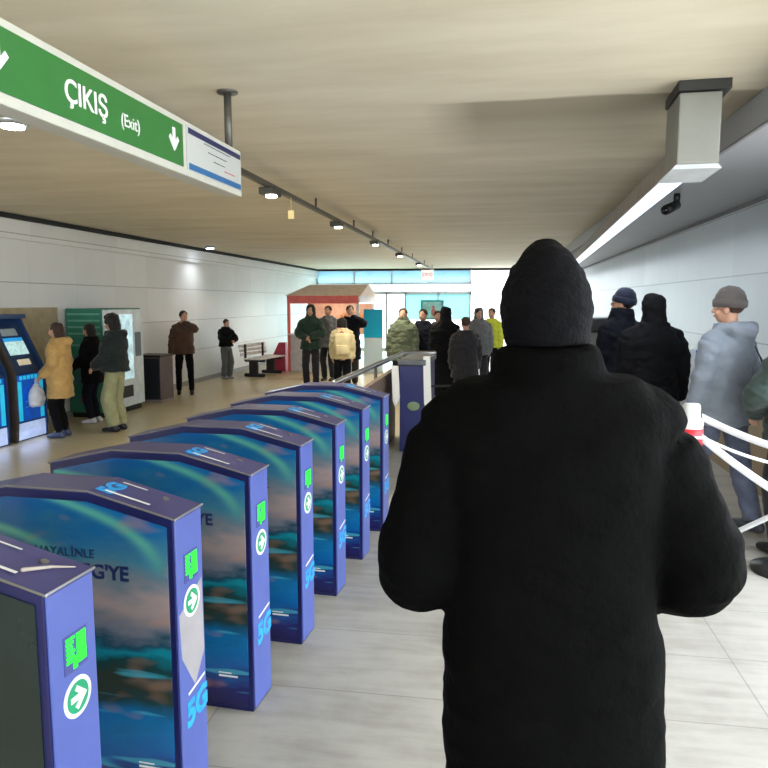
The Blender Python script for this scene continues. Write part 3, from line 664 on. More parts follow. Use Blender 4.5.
# ------------------------------------------------------------------ right side: barrier posts, tapes, notice stand, desk
M_TAPE = mat('tape_white', (232, 234, 238), .45, var=.05)
def bpost(loc, label, lean=0):
    t = thing('barrier_post', label, 'barrier post', loc, 0, 'posts holding the white tape')
    b = newbm(); bm_rings(b, [(0, 0, .03, .045, .045), (0, 0, .8, .05, .05), (0, 0, 1.06, .072, .072), (0, 0, 1.09, .072, .072)], 24, 2); obj('tube', b, M_WHITE, t, True)
    b = newbm(); bm_rings(b, [(0, 0, .93, .0745, .0745), (0, 0, 1.03, .0745, .0745)], 24, 2); rbn = obj('red_band', b, mat('band_red', (206, 44, 58), .4), t, True)
    b = newbm(); bm_box(b, (-.05, -.079, .975), (.05, -.070, .99)); obj('band_print', b, M_WHITE, rbn)
    b = newbm(); bm_rings(b, [(0, 0, 1.085, .06, .06), (0, 0, 1.1, .052, .052), (0, 0, 1.16, .052, .052), (0, 0, 1.18, .045, .045)], 24, 2); obj('cap', b, M_WHITE, t, True)
    b = newbm(); bm_rings(b, [(0, 0, 0, .2, .2), (0, 0, .03, .2, .2), (0, 0, .06, .08, .08)], 28, 2); obj('base', b, M_BLK, t, True)
    return t
pc = atY(685, 420, 4.5)
bpost((pc.x+.035, 4.5, 0), 'white tube post with a red band beside the black coat')
def at_floor(px, py):
    r = ray(px, py); return Vector((0, 0, CAM_H))+r*(-CAM_H/r.z)
q = at_floor(783, 572)
bpost((q.x, q.y, 0), 'white tube post whose black foot just enters the picture edge')
def tape(p0, p1, w, label, tw=.0, sag=.02):
    p0, p1 = Vector(p0), Vector(p1); n = 14; bm = newbm(); d = (p1-p0); d.z = 0; nrm = Vector((-d.y, d.x, 0)).normalized()*.0012
    R0 = []
    for i in range(n+1):
        t = i/n; c = p0.lerp(p1, t)-Vector((0, 0, sag*4*t*(1-t))); a = tw*math.sin(t*5); up = Vector((0, 0, w/2))*math.cos(a)+nrm.normalized()*(w/2*math.sin(a))
        R0.append([bm.verts.new(c+up+nrm), bm.verts.new(c-up+nrm), bm.verts.new(c-up-nrm), bm.verts.new(c+up-nrm)])
    for a, b_ in zip(R0, R0[1:]):
        for k in range(4): bm.faces.new((a[k], a[(k+1) % 4], b_[(k+1) % 4], b_[k]))
    bm.faces.new(R0[0]); bm.faces.new(R0[-1][::-1])
    return tag(obj('barrier_tape', bm, M_TAPE, smooth=True), label, 'tape', 'white barrier tapes')
tape(atY(702, 417, 4.47), atY(800, 454, 4.2), .045, 'uppermost white barrier tape crossing the grey jacket')
tape(atY(702, 438, 4.44), atY(800, 506, 4.3), .055, 'wide white barrier tape sloping steeply below the red band')
tape(atY(702, 437, 4.52), atY(800, 468, 4.6), .02, 'narrow thin white barrier tape between the two wider ones', sag=.03)
tape(atY(690, 553, 4.9), atY(800, 503, 4.25), .04, 'lowest white barrier tape, rising away from the jeans', sag=.0)
ns = thing('notice_stand', 'narrow white notice stand with a blue corner behind the grey jacket', 'notice stand', (atY(692, 370, 7.3).x, 7.3, 0), R(6))
b = newbm(); bm_box(b, (-.10, -.02, .5), (.10, .02, 1.34), bevel=.006); obj('board', b, mat('board_pale', (232, 238, 246), .4), ns)
b = newbm(); bm_box(b, (.02, -.024, 1.17), (.098, -.019, 1.33)); obj('blue_corner', b, mat('corner_blue', (50, 92, 220), .4), ns)
b = newbm(); bm_box(b, (-.02, -.02, .03), (.02, .02, .5)); obj('leg', b, M_STEEL, ns)
b = newbm(); bm_box(b, (-.17, -.15, 0), (.17, .15, .03), bevel=.008); obj('base', b, M_BLK, ns)
px_ = atY(600, 330, 8.6)
sd = thing('service_desk', 'dark grey desk unit half hidden beyond the black knitted hat', 'desk', (px_.x, 8.7, 0))
b = newbm(); bm_box(b, (-.28, -.25, .08), (.16, .3, 1.45), bevel=.02); obj('body', b, mat('desk_grey', (96, 94, 92), .5), sd)
b = newbm(); bm_box(b, (-.30, -.28, 1.45), (.17, .32, 1.62), bevel=.02); obj('screen_top', b, M_BLK, sd)
b = newbm(); bm_box(b, (.02, -.28, 1.22), (.14, -.25, 1.46), bevel=.01); bm_box(b, (.06, -.28, .98), (.14, -.25, 1.18), bevel=.01); obj('paper_holder', b, M_WHITE, sd)
b = newbm(); bm_box(b, (-.26, -.23, 0), (.14, .28, .08)); obj('plinth', b, M_BLK, sd)

# ------------------------------------------------------------------ people
SKIN = mat('skin', (196, 148, 122), .5, var=.05); SKIN_D = mat('skin_tan', (170, 124, 98), .5, var=.05)
def cloth(name, rgb, rough=.85, sheen=.15, bump=.25, bscale=60, var=.15, spec=.3): return mat(name, rgb, rough, var=var, bump=bump, bscale=bscale, sheen=sheen, spec=spec)
def ik(a, c, l1, l2, pole):
    a, c, pole = Vector(a), Vector(c), Vector(pole); d = c-a; L = min(d.length, (l1+l2)*.998); u = d.normalized()
    c = a+u*L; x = (l1*l1-l2*l2+L*L)/(2*L); h = math.sqrt(max(0, l1*l1-x*x))
    p = pole-u*pole.dot(u); p = p.normalized() if p.length > 1e-5 else Vector((0, -1, 0))
    return a+u*x+p*h, c
def person(label, loc, face, h, wear, shz=0, wob=None, sm=3, trap=0, lw=(-.22, .04, .80), rw=(.22, .04, .80), lp=(-.3, -1, -.2), rp=(.3, -1, -.2), la=(-.10, .0), ra=(.10, .0),
           head=(0, 0), lean=0, vox=.011, bulk=0, group=None, hair=None, kind='short', hat=None, hood=None, coat_len=.90, coat=None, pants=None, shoes=(24, 24, 26),
           skin=SKIN, scarf=None, flare=0, el=None, coll=0, sw=1.0):
    """figure built in its own frame: x to its right hand side, y ahead, z up, all for a height of 1.75 m then scaled"""
    s = h/1.75
    g = thing('person', label, 'person', loc, R(face), group)
    T = Matrix.Diagonal((s, s, s, 1))
    ly = lean
    def tz(p):      # forward lean grows above the hips
        p = Vector(p); k = max(0, p.z-.95); return p+Vector((0, ly*k, 0))
    sh = [tz((-.185*sw, 0, 1.425+shz)), tz((.185*sw, 0, 1.425+shz))]; hp = [Vector((-.09, 0, .92)), Vector((.09, 0, .92))]
    wr = [Vector(lw), Vector(rw)]; an = [Vector((la[0], la[1], .085+(la[2] if len(la) > 2 else 0))), Vector((ra[0], ra[1], .085+(ra[2] if len(ra) > 2 else 0)))]
    E, W, K, A = [], [], [], []
    for i, pole in enumerate((lp, rp)):
        e, w = ik(sh[i], wr[i], .285, .255, pole)
        if el and el[i]: e = Vector(el[i]); w = wr[i]
        E.append(e); W.append(w)
        k, a = ik(hp[i], an[i], .43, .42, (.12*(1 if i else -1), 1, 0)); K.append(k); A.append(a)
    nk = tz((0, -.01, 1.50)); hc = tz((0, .025, 1.635))
    yaw, tilt = R(head[0]), R(head[1])
    HM = Matrix.Rotation(yaw, 3, 'Z') @ Matrix.Rotation(-tilt, 3, 'X')
    piv = tz((0, -.005, 1.53))
    def H(p): return piv+HM @ (Vector(p)-Vector((0, -.005, 1.53)))      # head-space point (unleaned) to body space
    # ---- body: one continuous surface
    b = newbm()
    bm_rings(b, [(*tz((0, 0, z))[:2], z, rx, ry) for z, rx, ry in ((.82, .10, .08), (.88, .155, .10), (.95, .165, .11), (1.05, .145, .10), (1.15, .14, .095), (1.28, .155, .11), (1.38, .155, .105), (1.44, .12, .08), (1.49, .07, .06))])
    bm_tube(b, [tz((0, -.012, 1.42)), tz((0, -.01, 1.50)), H((0, .0, 1.60))], [.062, .054, .054], 16)
    for i in range(2):
        sx = 1 if i else -1
        S = sh[i]+Vector((-.022*sx, 0, -.035-bulk*.5)); p_, r_ = curve_path([tz((.045*sx, 0, 1.42-bulk*.3)), S, S.lerp(E[i], .5), E[i], E[i].lerp(W[i], .35), W[i]], [.045, .047, .042, .036, .036, .026]); bm_tube(b, p_, r_, 14)
        bm_tube(b, [hp[i], hp[i].lerp(K[i], .5), K[i], K[i].lerp(A[i], .35), A[i]], [.085, .072, .055, .054, .036], 14)
        bm_tube(b, [A[i]+Vector((0, -.02, -.03)), A[i]+Vector((0, .12, -.05))], [(.035, .03), (.038, .022)], 12)
        # hand: palm, four unequal fingers bent, thumb from the side of the palm
        d = (W[i]-E[i]).normalized(); x, y = frame_of(d, Vector((0, 0, 1)) if abs(d.z) < .8 else Vector((0, 1, 0)))
        side = x if x.x*sx < 0 else -x      # towards the body midline = thumb side
        if abs(d.z) > .8: thumb = Vector((0, 1, 0)); thumb = (thumb-d*thumb.dot(d)).normalized(); wide = thumb; nrm = d.cross(wide).normalized(); nrm = nrm if nrm.x*sx < 0 else -nrm
        else: wide = side; nrm = y if y.z < 0 else -y
        P0 = W[i]+d*.015; 
        bm_tube(b, [P0, P0+d*.04, P0+d*.075], [(.024, .024), (.036, .017), (.038, .014)] if False else [.024, .026, .022], 10)
        for j, (off, ln) in enumerate(((.028, .072), (.0095, .080), (-.0095, .075), (-.028, .058))):
            a0 = P0+d*.06+wide*off*.9; a1 = a0+d*ln*.45+nrm*.006; a2 = a1+d*ln*.28+nrm*ln*.25; a3 = a2+d*ln*.12+nrm*ln*.28
            bm_tube(b, [P0+d*.02+wide*off*.5, a0, a1, a2, a3], [.012, .0105, .009, .0085, .007], 8)
        t0 = P0+d*.015+wide*.018; bm_tube(b, [t0, t0+wide*.024+d*.022, t0+wide*.034+d*.052+nrm*.008, t0+wide*.032+d*.072+nrm*.014], [.015, .012, .010, .008], 8)
    # head with face
    bm_ell(b, H((0, .010, 1.665)), (.074, .092, .088), HM); bm_ell(b, H((0, .040, 1.61)), (.058, .058, .082), HM); bm_ell(b, H((0, .062, 1.562)), (.034, .030, .026), HM)
    bm_tube(b, [H((0, .098, 1.652)), H((0, .112, 1.628)), H((0, .118, 1.612))], [.008, .012, .014], 8)
    for sx in (-1, 1):
        bm_ell(b, H((.012*sx, .104, 1.609)), (.010, .010, .008), HM, 10); bm_ell(b, H((.076*sx, .008, 1.625)), (.010, .020, .032), HM, 12)
        bm_ell(b, H((.030*sx, .088, 1.661)), (.022, .014, .008), HM, 10); bm_ell(b, H((.040*sx, .072, 1.606)), (.020, .020, .022), HM, 10)
    bm_ell(b, H((0, .094, 1.585)), (.024, .012, .006), HM, 10); bm_ell(b, H((0, .092, 1.575)), (.021, .012, .007), HM, 10)
    me = remesh(b, vox, 2); me.transform(T); body = mesh_obj('body', me, skin, g)
    for sx in (-1, 1):
        b = newbm(); bm_ell(b, H((.030*sx, .086, 1.640)), (.0125, .0105, .0095), HM, 14); bmesh.ops.transform(b, matrix=T, verts=b.verts); ey = obj('eye', b, mat('eye_white', (225, 222, 216), .3), body, True)
        b = newbm(); bm_ell(b, H((.030*sx, .0945, 1.640)), (.0055, .003, .0055), HM, 12); bmesh.ops.transform(b, matrix=T, verts=b.verts); obj('iris', b, mat('eye_dark', (40, 26, 18), .2), ey, True)
    b = newbm(); bm_tube(b, [H((-.022, .105, 1.58)), H((0, .108, 1.579)), H((.022, .105, 1.58))], [.003, .0045, .003], 6); bmesh.ops.transform(b, matrix=T, verts=b.verts); obj('lips', b, mat('lip', (150, 84, 78), .5), body, True)
    # ---- hair
    if hair:
        b = newbm(); bm_ell(b, H((0, -.008, 1.682)), (.087, .098, .088), HM)
        if kind in ('bob', 'long', 'curly'):
            for sx in (-1, 1): bm_tube(b, [H((.058*sx, -.02, 1.70)), H((.074*sx, -.02, 1.62)), H((.070*sx, -.02, 1.54))], [.045, .04, .035], 12)
            bm_tube(b, [H((0, -.05, 1.70)), H((0, -.06, 1.60)), H((0, -.055, 1.50))], [(.08, .06), (.085, .05), (.075, .04)], 14, ref=Vector((0, 1, 0)))
        if kind == 'long': bm_tube(b, [H((0, -.06, 1.6)), tz((0, -.09, 1.45)), tz((0, -.11, 1.32))], [(.05, .08), (.04, .08), (.03, .05)], 12)
        if kind == 'curly': bm_ell(b, H((0, -.01, 1.70)), (.115, .115, .10), HM)
        if kind == 'bun': bm_ell(b, H((0, -.08, 1.74)), (.04, .04, .04), HM)
        me = remesh(b, max(vox, .009), 1, (.008 if kind != 'curly' else .022, 22, .6)); me.transform(T); mesh_obj('hair', me, hair, g)
    # ---- hats
    if hat:
        hm, hk = hat
        b = newbm(); up = .0 if hk != 'tall' else .03
        prof = [(1.66, .089, .104), (1.69, .094, .108), (1.73, .088, .102), (1.765+up*.6, .070, .084), (1.79+up, .045, .055), (1.80+up*1.15, .018, .02)]
        if hk == 'tall': prof = [(1.60, .086, .10), (1.64, .092, .108), (1.68, .096, .11), (1.72, .090, .104), (1.76, .072, .085), (1.795, .048, .058), (1.82, .020, .024)]
        t = newbm(); bm_rings(t, [(0, .006 if hk != 'tall' else 0, z, rx, ry) for z, rx, ry in prof], 36, 2.0)
        for v in t.verts: v.co = H(v.co)
        merge(b, t)
        me = remesh(b, max(.006, vox*.7), 2, (.003, 30, 2)); me.transform(T); ho = mesh_obj('hat', me, hm, g)
        if hk == 'cuff':
            b = newbm(); n = 72
            rr = []
            for z, k in ((1.645, 1.0), (1.65, 1.07), (1.675, 1.10), (1.70, 1.08), (1.705, 1.0)):
                rr.append([b.verts.new(H((.091*k*math.cos(2*math.pi*q/n)*(1+.012*(q % 2)), .006+.107*k*math.sin(2*math.pi*q/n)*(1+.012*(q % 2)), z-.0))) for q in range(n)])
            for r0, r1 in zip(rr, rr[1:]):
                for q_ in range(n): b.faces.new((r0[q_], r0[(q_+1) % n], r1[(q_+1) % n], r1[q_]))
            b.faces.new(rr[0][::-1]); b.faces.new(rr[-1]); bmesh.ops.transform(b, matrix=T, verts=b.verts); obj('cuff', b, hm, ho, True)
    # ---- upper garment
    if coat:
        B = .022+bulk; b = newbm(); cl = coat_len
        lv = [(cl, .185+flare, .135+flare*.6), (cl+.05, .182+flare*.8, .132+flare*.5), (.95, .178+flare*.5, .13), (1.05, .16+flare*.2, .122), (1.15, .155, .118), (1.28, .165, .13), (1.38, .162+trap*.2, .125), (1.44, .13+trap, .10), (1.49, .085+trap, .082), (1.53, .070+trap*.8, .074)]
        lv = [l for i, l in enumerate(lv) if i < 2 or l[0] > cl+.08]
        bm_rings(b, [(*tz((0, 0, z))[:2], z, rx+B-.01, ry+B-.012) for z, rx, ry in lv], 28)
        for i in range(2):
            sx = 1 if i else -1
            d = (W[i]-E[i]).normalized()
            S = sh[i]+Vector((-.012*sx, 0, -.012-B*.45)); nkp = tz((.055*sx, 0, 1.445-B*.1))
            pp_, rr_ = curve_path([nkp, nkp.lerp(S, .55)+Vector((0, 0, .012)), S, S.lerp(E[i], .3), S.lerp(E[i], .65), E[i], E[i].lerp(W[i], .4), W[i]-d*.01],
                                  [.050+B*.35, .054+B*.5, .058+B*.6, .056+B*.72, .052+B*.78, .047+B*.8, .043+B*.75, .036+B*.6])
            bm_tube(b, pp_, rr_, 18)
        if coll:
            bm_rings(b, [(*tz((0, -.01, z))[:2], z, rx, ry) for z, rx, ry in ((1.46, .11+coll, .10+coll), (1.53, .10+coll, .10+coll), (1.58+coll, .095+coll*.6, .10+coll*.6))], 24, 2)
        if hood == 'down':
            bm_tube(b, [tz((-.13, -.02, 1.50)), tz((-.11, -.10, 1.50)), tz((0, -.155, 1.475)), tz((.11, -.10, 1.50)), tz((.13, -.02, 1.50))], [.03, .05, .065, .05, .03], 14)
            bm_ell(b, tz((0, -.12, 1.45)), (.11, .05, .09))
        if hood == 'up':
            bm_ell(b, H((0, -.02, 1.675)), (.105, .115, .112), HM); bm_tube(b, [H((0, -.035, 1.64)), tz((0, -.03, 1.48))], [(.098, .09), (.105, .1)], 18, ref=Vector((0, 1, 0)))
        me = remesh(b, max(vox, .009), sm, (wob or .010+bulk*.15, 7.5, 1.7)); me.transform(T); mesh_obj('coat' if cl < .8 else 'jacket', me, coat, g)
    if scarf:
        b = newbm(); pts = [tz((.085*math.cos(t), -.005+.085*math.sin(t), 1.50+.015*math.sin(2*t))) for t in [2*math.pi*k/14 for k in range(15)]]
        bm_tube(b, pts, [.036]*15, 10); bm_tube(b, [tz((.03, .09, 1.49)), tz((.05, .15, 1.36)), tz((.06, .15, 1.22))], [.03, .034, .03], 10)
        me = remesh(b, .012, 2); me.transform(T); mesh_obj('scarf', me, scarf, g)
    # ---- trousers and shoes
    if pants:
        pm, loose = pants; b = newbm()
        bm_rings(b, [(0, 0, z, rx, ry) for z, rx, ry in ((.84, .11, .10), (.90, .172, .122), (.97, .172, .122), (1.04, .158, .11))], 24)
        for i in range(2):
            pp_, rr_ = curve_path([hp[i], hp[i].lerp(K[i], .5), K[i], K[i].lerp(A[i], .5), A[i]+Vector((0, 0, .01))], [.092, .084+loose*.4, .068+loose, .062+loose, .054+loose*1.1]); bm_tube(b, pp_, rr_, 16, round_ends=False)
        me = remesh(b, max(vox, .009), 2, (.009, 9, 1.6)); me.transform(T); mesh_obj('trousers', me, pm, g)
    for i in range(2):
        b = newbm(); a = A[i]; fz = a.z-.085
        bm_tube(b, [(a.x, a.y-.055, fz+.045), (a.x, a.y+.02, fz+.052), (a.x, a.y+.10, fz+.042), (a.x, a.y+.175, fz+.032)], [(.038, .042), (.042, .048), (.046, .038), (.036, .028)], 14, ref=Vector((0, 0, 1)))
        bm_tube(b, [(a.x, a.y-.02, fz+.05), (a.x, a.y-.015, fz+.12)], [.045, .042], 12)
        me = remesh(b, .010, 2)
        for v in me.vertices: v.co.z = max(v.co.z, fz+.002)
        me.transform(T); mesh_obj('shoe', me, mat('shoe_%d_%d_%d' % shoes, shoes, .5), g)
    return g
C_BLACK = cloth('black_wool', (7, 7, 7), sheen=.0, var=.1, spec=.03)
C_BLACK2 = cloth('black_fabric', (13, 13, 16), sheen=.0, spec=.15)
C_NAVY = cloth('navy_fabric', (18, 20, 30), sheen=.0, spec=.15)
C_MUST = cloth('mustard_padding', (190, 152, 92), rough=.6)
C_GREYJ = cloth('grey_shell', (128, 136, 148), rough=.7, sheen=.05, var=.08)
C_JEAN = cloth('washed_denim', (92, 98, 118), var=.3)
C_DKPANT = cloth('dark_trouser', (34, 34, 40)); C_GPANT = cloth('grey_trouser', (92, 96, 98))
C_KHAKIP = cloth('pale_green_trouser', (146, 148, 112)); C_BROWNJ = cloth('brown_jacket', (78, 56, 44))
C_GREENH = cloth('dark_green_sweat', (36, 58, 46)); C_OLIVE = cloth('olive_jacket', (92, 100, 78)); C_DKG = cloth('dark_green_padding', (52, 66, 62))
C_KNITG = cloth('grey_brown_knit', (84, 78, 76), bump=.5, bscale=120); C_RED = cloth('red_scarf', (186, 32, 62)); C_CREAM = cloth('cream_canvas', (206, 192, 150))
C_GREY = cloth('mid_grey_fabric', (104, 106, 108)); C_KNITB = cloth('black_knit', (9, 9, 12), bump=.35, bscale=120, sheen=.0, spec=.08)
H_BLK = cloth('hair_black', (24, 20, 20), rough=.6); H_BRN = cloth('hair_brown', (62, 44, 34), rough=.6)

# the man in the black coat, both elbows bent, walking ahead of the camera
MY = 1.62; mc = atY(545, 300, MY)
man = person('person in a long black coat and black knitted hat seen from behind, walking', (mc.x+.070, MY, 0), 9, 1.865, None,
    lw=(-.12, .30, 1.20), rw=(.25, .20, .985), el=((-.275, .03, 1.115), (.322, .0, 1.105)), shz=.028, wob=.008, sm=18, trap=.075, head=(-6, 2), vox=.008, bulk=.05, hat=(C_KNITB, 'tall'), hair=H_BLK,
    coat=C_BLACK, coat_len=.42, pants=(C_DKPANT, .01), coll=.02, flare=.0, la=(-.10, .16), ra=(.12, -.14, .03), sw=1.12)
man.rotation_euler.y = R(-2.2)
# grey jacket
person('person in a grey hooded jacket, jeans and grey-brown knitted hat, walking by the tape', (1.775, 5.78, 0), 38, 1.87, None,
    lw=(-.20, .12, .84), rw=(.26, -.02, .84), head=(20, -2), vox=.007, bulk=.018, hat=(C_KNITG, 'cuff'), hair=H_BRN, coat=C_GREYJ, coat_len=.80, hood='down',
    pants=(C_JEAN, .01), la=(-.06, .24), ra=(.12, -.20), shoes=(60, 62, 70), sw=1.05, flare=.01)
gj = [o for o in bpy.data.objects if o.get('label', '').startswith('person in a grey hooded')][0]
st_ = newbm(); bm_tube(st_, [(.12, -.145, 1.46), (.15, -.185, 1.36), (.18, -.195, 1.22), (.215, -.175, 1.06)], [(.014, .004)]*4, 8); obj('bag_strap', st_, M_BLK, gj, True)
# two dark figures by the wall
person('person in black with a hooded head, the taller back of the dark pair', (atY(654, 300, 6.8).x, 6.8, 0), 14, 1.84, None, head=(0, 4), bulk=.05, coat=C_BLACK2, hood='up', coat_len=.78,
    pants=(C_DKPANT, .02), lw=(-.16, .2, .95), rw=(.26, .0, .86), sw=1.15)
person('person in a dark jacket and navy knitted cap, head bowed, of the dark pair', (atY(622, 300, 7.7).x, 7.7, 0), 40, 1.90, None, head=(25, -12), bulk=.03, coat=C_NAVY, coat_len=.8, hat=(cloth('navy_knit', (26, 32, 52)), 'cuff'),
    hair=H_BLK, pants=(C_DKPANT, .02), lw=(-.1, .28, 1.05), rw=(.16, .2, 1.0), coll=.015)
# green sleeve at the edge
qe = atY(802, 380, 5.2)
person('person with a dark green padded sleeve at the picture edge, arm bent', (qe.x, 5.2, 0), 20, 1.74, None, bulk=.04, coat=C_DKG, coat_len=.80, hair=H_BRN, pants=(C_DKPANT, .01),
    lw=(-.16, .24, 1.02), rw=(.2, .2, 1.0), lp=(-1, -.4, -.6), vox=.008)
# by the ticket machines
MX, MYY = at_floor(59, 437).x+.06, at_floor(59, 437).y
person('person in a mustard padded coat at the ticket machine', (MX, MYY, 0), 98, 1.52, None, coat=C_MUST, coat_len=.62, bulk=.03, hair=H_BRN, kind='bob', pants=(C_BLACK2, .005), hood='down',
    lw=(-.14, .20, .98), rw=(.14, .20, 1.04), head=(5, 8), shoes=(60, 70, 100), scarf=None)
person('person in dark clothes partly behind the curly-haired one', (-5.92, 9.55, 0), 95, 1.48, None, coat=C_BLACK2, coat_len=.72, bulk=.03, hair=H_BLK, kind='bob', pants=(C_NAVY, .01),
    lw=(-.14, .28, 1.0), rw=(.15, .28, 1.02), head=(0, 14), shoes=(200, 200, 205))
person('curly-haired person in a short black jacket and wide pale green trousers', (-5.22, 8.98, 0), 88, 1.61, None, coat=cloth('black_green_jacket', (26, 36, 36)), coat_len=.92, bulk=.04, hair=H_BLK, kind='curly',
    pants=(C_KHAKIP, .04), hood='down', lw=(-.14, .26, 1.0), rw=(.15, .26, 1.02), head=(2, 12))
person('person in a brown jacket and black jeans with one hand at the face', (-6.02, 12.88, 0), -155, 1.62, None, coat=C_BROWNJ, coat_len=.86, bulk=.03, hair=H_BLK, pants=(C_BLACK2, .0),
    lw=(-.02, .16, 1.50), rw=(.26, .05, .86), lp=(-1, .1, -.5), la=(-.13, .10), ra=(.13, 0), head=(20, 6))
person('person in a black top leaning on the wall looking at a phone', (-6.25, 15.6, 0), -120, 1.40, None, coat=C_BLACK2, coat_len=.96, bulk=.03, hair=H_BLK, pants=(C_GPANT, .03),
    lw=(-.06, .30, 1.14), rw=(.08, .30, 1.14), lp=(-1, -.2, -.6), rp=(1, -.2, -.6), head=(0, 18), shoes=(150, 150, 150))
# the group in front of the booth
person('person in a dark green hooded sweatshirt facing the camera, hands together', (-3.82, 14.2, 0), 186, 1.72, None, coat=C_GREENH, coat_len=.84, bulk=.03, hood='up', hair=H_BLK, pants=(C_DKPANT, .012),
    lw=(-.05, .25, 1.12), rw=(.06, .27, 1.08), lp=(-1, 0, -.6), rp=(1, 0, -.6), la=(-.12, .12))
def spot_x(px, Y): return atY(px, 302, Y).x
person('person in a grey jacket between the green sweatshirt and the cream backpack', (spot_x(328, 15.6), 15.6, 0), 170, 1.70, None, coat=C_GREY, coat_len=.8, bulk=.03, hair=H_BRN, pants=(C_DKPANT, .01))
person('person with a red scarf and black hair carrying the cream backpack', (spot_x(342, 13.0), 13.0, 0), 10, 1.50, None, coat=C_CREAM, coat_len=.85, bulk=.035, hair=H_BLK, kind='bob', pants=(C_NAVY, .02), scarf=C_RED, head=(0, -3))
person('tall person in a black jacket with a raised hand behind the cream backpack', (spot_x(350, 14.6), 14.6, 0), 190, 1.72, None, coat=C_NAVY, coat_len=.6, bulk=.04, hair=H_BRN, pants=(C_DKPANT, .01), lw=(-.06, .22, 1.5), lp=(-1, .2, -.5))
bp = thing('backpack', 'cream backpack worn below the red scarf', 'backpack', (spot_x(342, 12.82), 12.79, .86), R(10))
b = newbm(); bm_box(b, (-.15, -.10, -.06), (.15, .06, .36), bevel=.05); obj('main_bag', b, C_CREAM, bp, True)
b = newbm(); bm_box(b, (-.11, -.14, -.03), (.11, -.09, .15), bevel=.02); obj('pocket', b, C_CREAM, bp, True)
b = newbm(); bm_tube(b, [(-.04, -.02, .355), (0, -.02, .40), (.04, -.02, .355)], [.01]*3, 8); obj('top_handle', b, C_RED, bp, True)
# people in the middle distance at the gate
person('person in a bulky olive jacket standing beyond the navy gate cabinet', (spot_x(403, 12.6), 12.6, 0), 175, 1.68, None, coat=C_OLIVE, coat_len=.78, bulk=.06, hair=H_BRN, pants=(C_DKPANT, .02), coll=.01)
person('person in a dark coat shoulder to shoulder with the olive jacket', (spot_x(419, 12.2), 12.9, 0), 150, 1.66, None, coat=C_NAVY, coat_len=.6, bulk=.05, hair=H_BLK, pants=(C_DKPANT, .02), head=(10, 0))
person('bareheaded person with a pale scarf next to the black-hooded woman', (spot_x(436, 13.2), 13.6, 0), 180, 1.62, None, coat=C_GREY, coat_len=.7, bulk=.03, hair=H_BRN, pants=(C_DKPANT, .02), scarf=cloth('pale_scarf', (196, 190, 184)))
person('person in a long black hooded cloak in the crowd', (spot_x(446, 11.8), 11.8, 0), 8, 1.69, None, coat=C_BLACK2, coat_len=.25, bulk=.05, hood='up', flare=.04, pants=(C_DKPANT, .02), lw=(-.12, .2, 1.0), rw=(.12, .2, 1.0))
person('brown-haired person in a dark jacket behind the black coat shoulder', (spot_x(466, 11.0), 11.0, 0), 20, 1.56, None, coat=cloth('charcoal_brown', (30, 28, 32)), coat_len=.7, bulk=.05, hair=H_BRN, kind='short', pants=(C_DKPANT, .02))
person('person in a grey puffy jacket farther off at the black hat', (spot_x(479, 14.0), 14.0, 0), 190, 1.66, None, coat=C_GREY, coat_len=.8, bulk=.06, hair=H_BLK, pants=(C_DKPANT, .02), hood='up')
vp = person('person in a bright yellow vest glimpsed at the edge of the black hat', (spot_x(492, 15.0), 15.0, 0), 160, 1.66, None, coat=cloth('hi_vis_yellow', (212, 220, 70)), coat_len=.9, bulk=.03, hair=H_BLK, pants=(C_NAVY, .02))
# things people hold
def bag(loc, rz, label, m, w=.13, hgt=.30):
    t = thing('shopping_bag', label, 'bag', loc, rz)
    b = newbm(); bm_rings(b, [(0, 0, 0, w*.6, .05), (0, 0, .03, w*.95, .08), (0, 0, hgt*.5, w, .085), (0, 0, hgt*.8, w*.7, .06), (0, 0, hgt, w*.25, .03)], 18, 2.2)
    me = remesh(b, .012, 2, (.012, 14, 1)); mesh_obj('sack', me, m, t)
    b = newbm(); bm_tube(b, [(-.02, 0, hgt-.02), (-.015, 0, hgt+.06), (.0, 0, hgt+.09), (.015, 0, hgt+.06), (.02, 0, hgt-.02)], [.008]*5, 8); obj('handle', b, m, t, True)
bag((MX-.23, MYY-.17, .435), R(90), 'white plastic bag hanging from the mustard coat wearer’s hand'.replace('’', "'"), mat('thin_white_plastic', (206, 210, 222), .35, var=.08))
ph = thing('phone', 'phone held by the person leaning on the wall', 'phone', (-6.04, 15.40, 1.02), R(-120))
b = newbm(); bm_box(b, (-.035, -.004, -.07), (.035, .004, .07), rot=Matrix.Rotation(R(-50), 3, 'X'), bevel=.003); obj('case', b, M_BLK, ph)
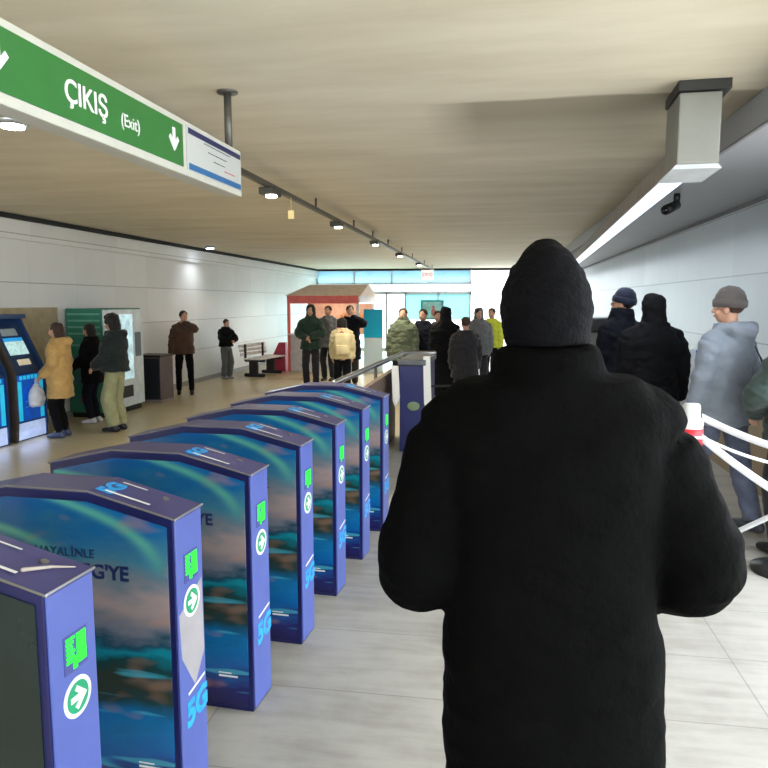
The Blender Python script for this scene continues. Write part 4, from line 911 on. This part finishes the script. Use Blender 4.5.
b = newbm(); bm_box(b, (-.031, -.006, -.065), (.031, -.004, .065), rot=Matrix.Rotation(R(-50), 3, 'X')); obj('screen', b, M_SCR, ph)

# ------------------------------------------------------------------ daylight
sn = bpy.data.lights.new('sun', 'SUN'); sn.energy = 9; sn.angle = R(3); sn.color = (1, .96, .9)
so = bpy.data.objects.new('sun', sn); COL.objects.link(so); so.rotation_euler = (R(-42), 0, R(-6))
w = bpy.data.worlds.new('overcast'); SC.world = w; w.use_nodes = True; nt = w.node_tree; nt.nodes.clear()
out = nd(nt, 'ShaderNodeOutputWorld'); bg = nd(nt, 'ShaderNodeBackground'); nt.links.new(bg.outputs[0], out.inputs[0])
tc = nd(nt, 'ShaderNodeTexCoord'); sp = nd(nt, 'ShaderNodeSeparateXYZ'); nt.links.new(tc.outputs['Generated'], sp.inputs[0])
cr = nd(nt, 'ShaderNodeValToRGB'); cr.color_ramp.elements[0].position = 0; cr.color_ramp.elements[0].color = (.80, .86, .90, 1); cr.color_ramp.elements[1].position = .7; cr.color_ramp.elements[1].color = (.84, .93, 1, 1)
nt.links.new(sp.outputs[2], cr.inputs[0]); nt.links.new(cr.outputs[0], bg.inputs[0]); bg.inputs[1].default_value = 5.0
def portal(loc, rot, sx, sy):
    l = bpy.data.lights.new('portal', 'AREA'); l.shape = 'RECTANGLE'; l.size = sx; l.size_y = sy; l.cycles.is_portal = True
    o = bpy.data.objects.new('portal', l); COL.objects.link(o); o.location = loc; o.rotation_euler = rot
portal((XR+.2, .35, 1.5), (0, R(90), 0), 3.0, 9.1)
portal((-2.07, -9, 1.5), (R(90), 0, 0), 9.1, 3.0)
portal((-3.76, YE+.35, 1.5), (R(-90), 0, 0), 5.8, 3.0)
SC.view_settings.view_transform = 'Standard'; SC.view_settings.look = 'None'; SC.view_settings.gamma = 1; SC.view_settings.exposure = .85
SC.cycles.use_denoising = True; SC.cycles.max_bounces = 8; SC.cycles.diffuse_bounces = 5; SC.cycles.transparent_max_bounces = 8
SC.cycles.sample_clamp_indirect = 6
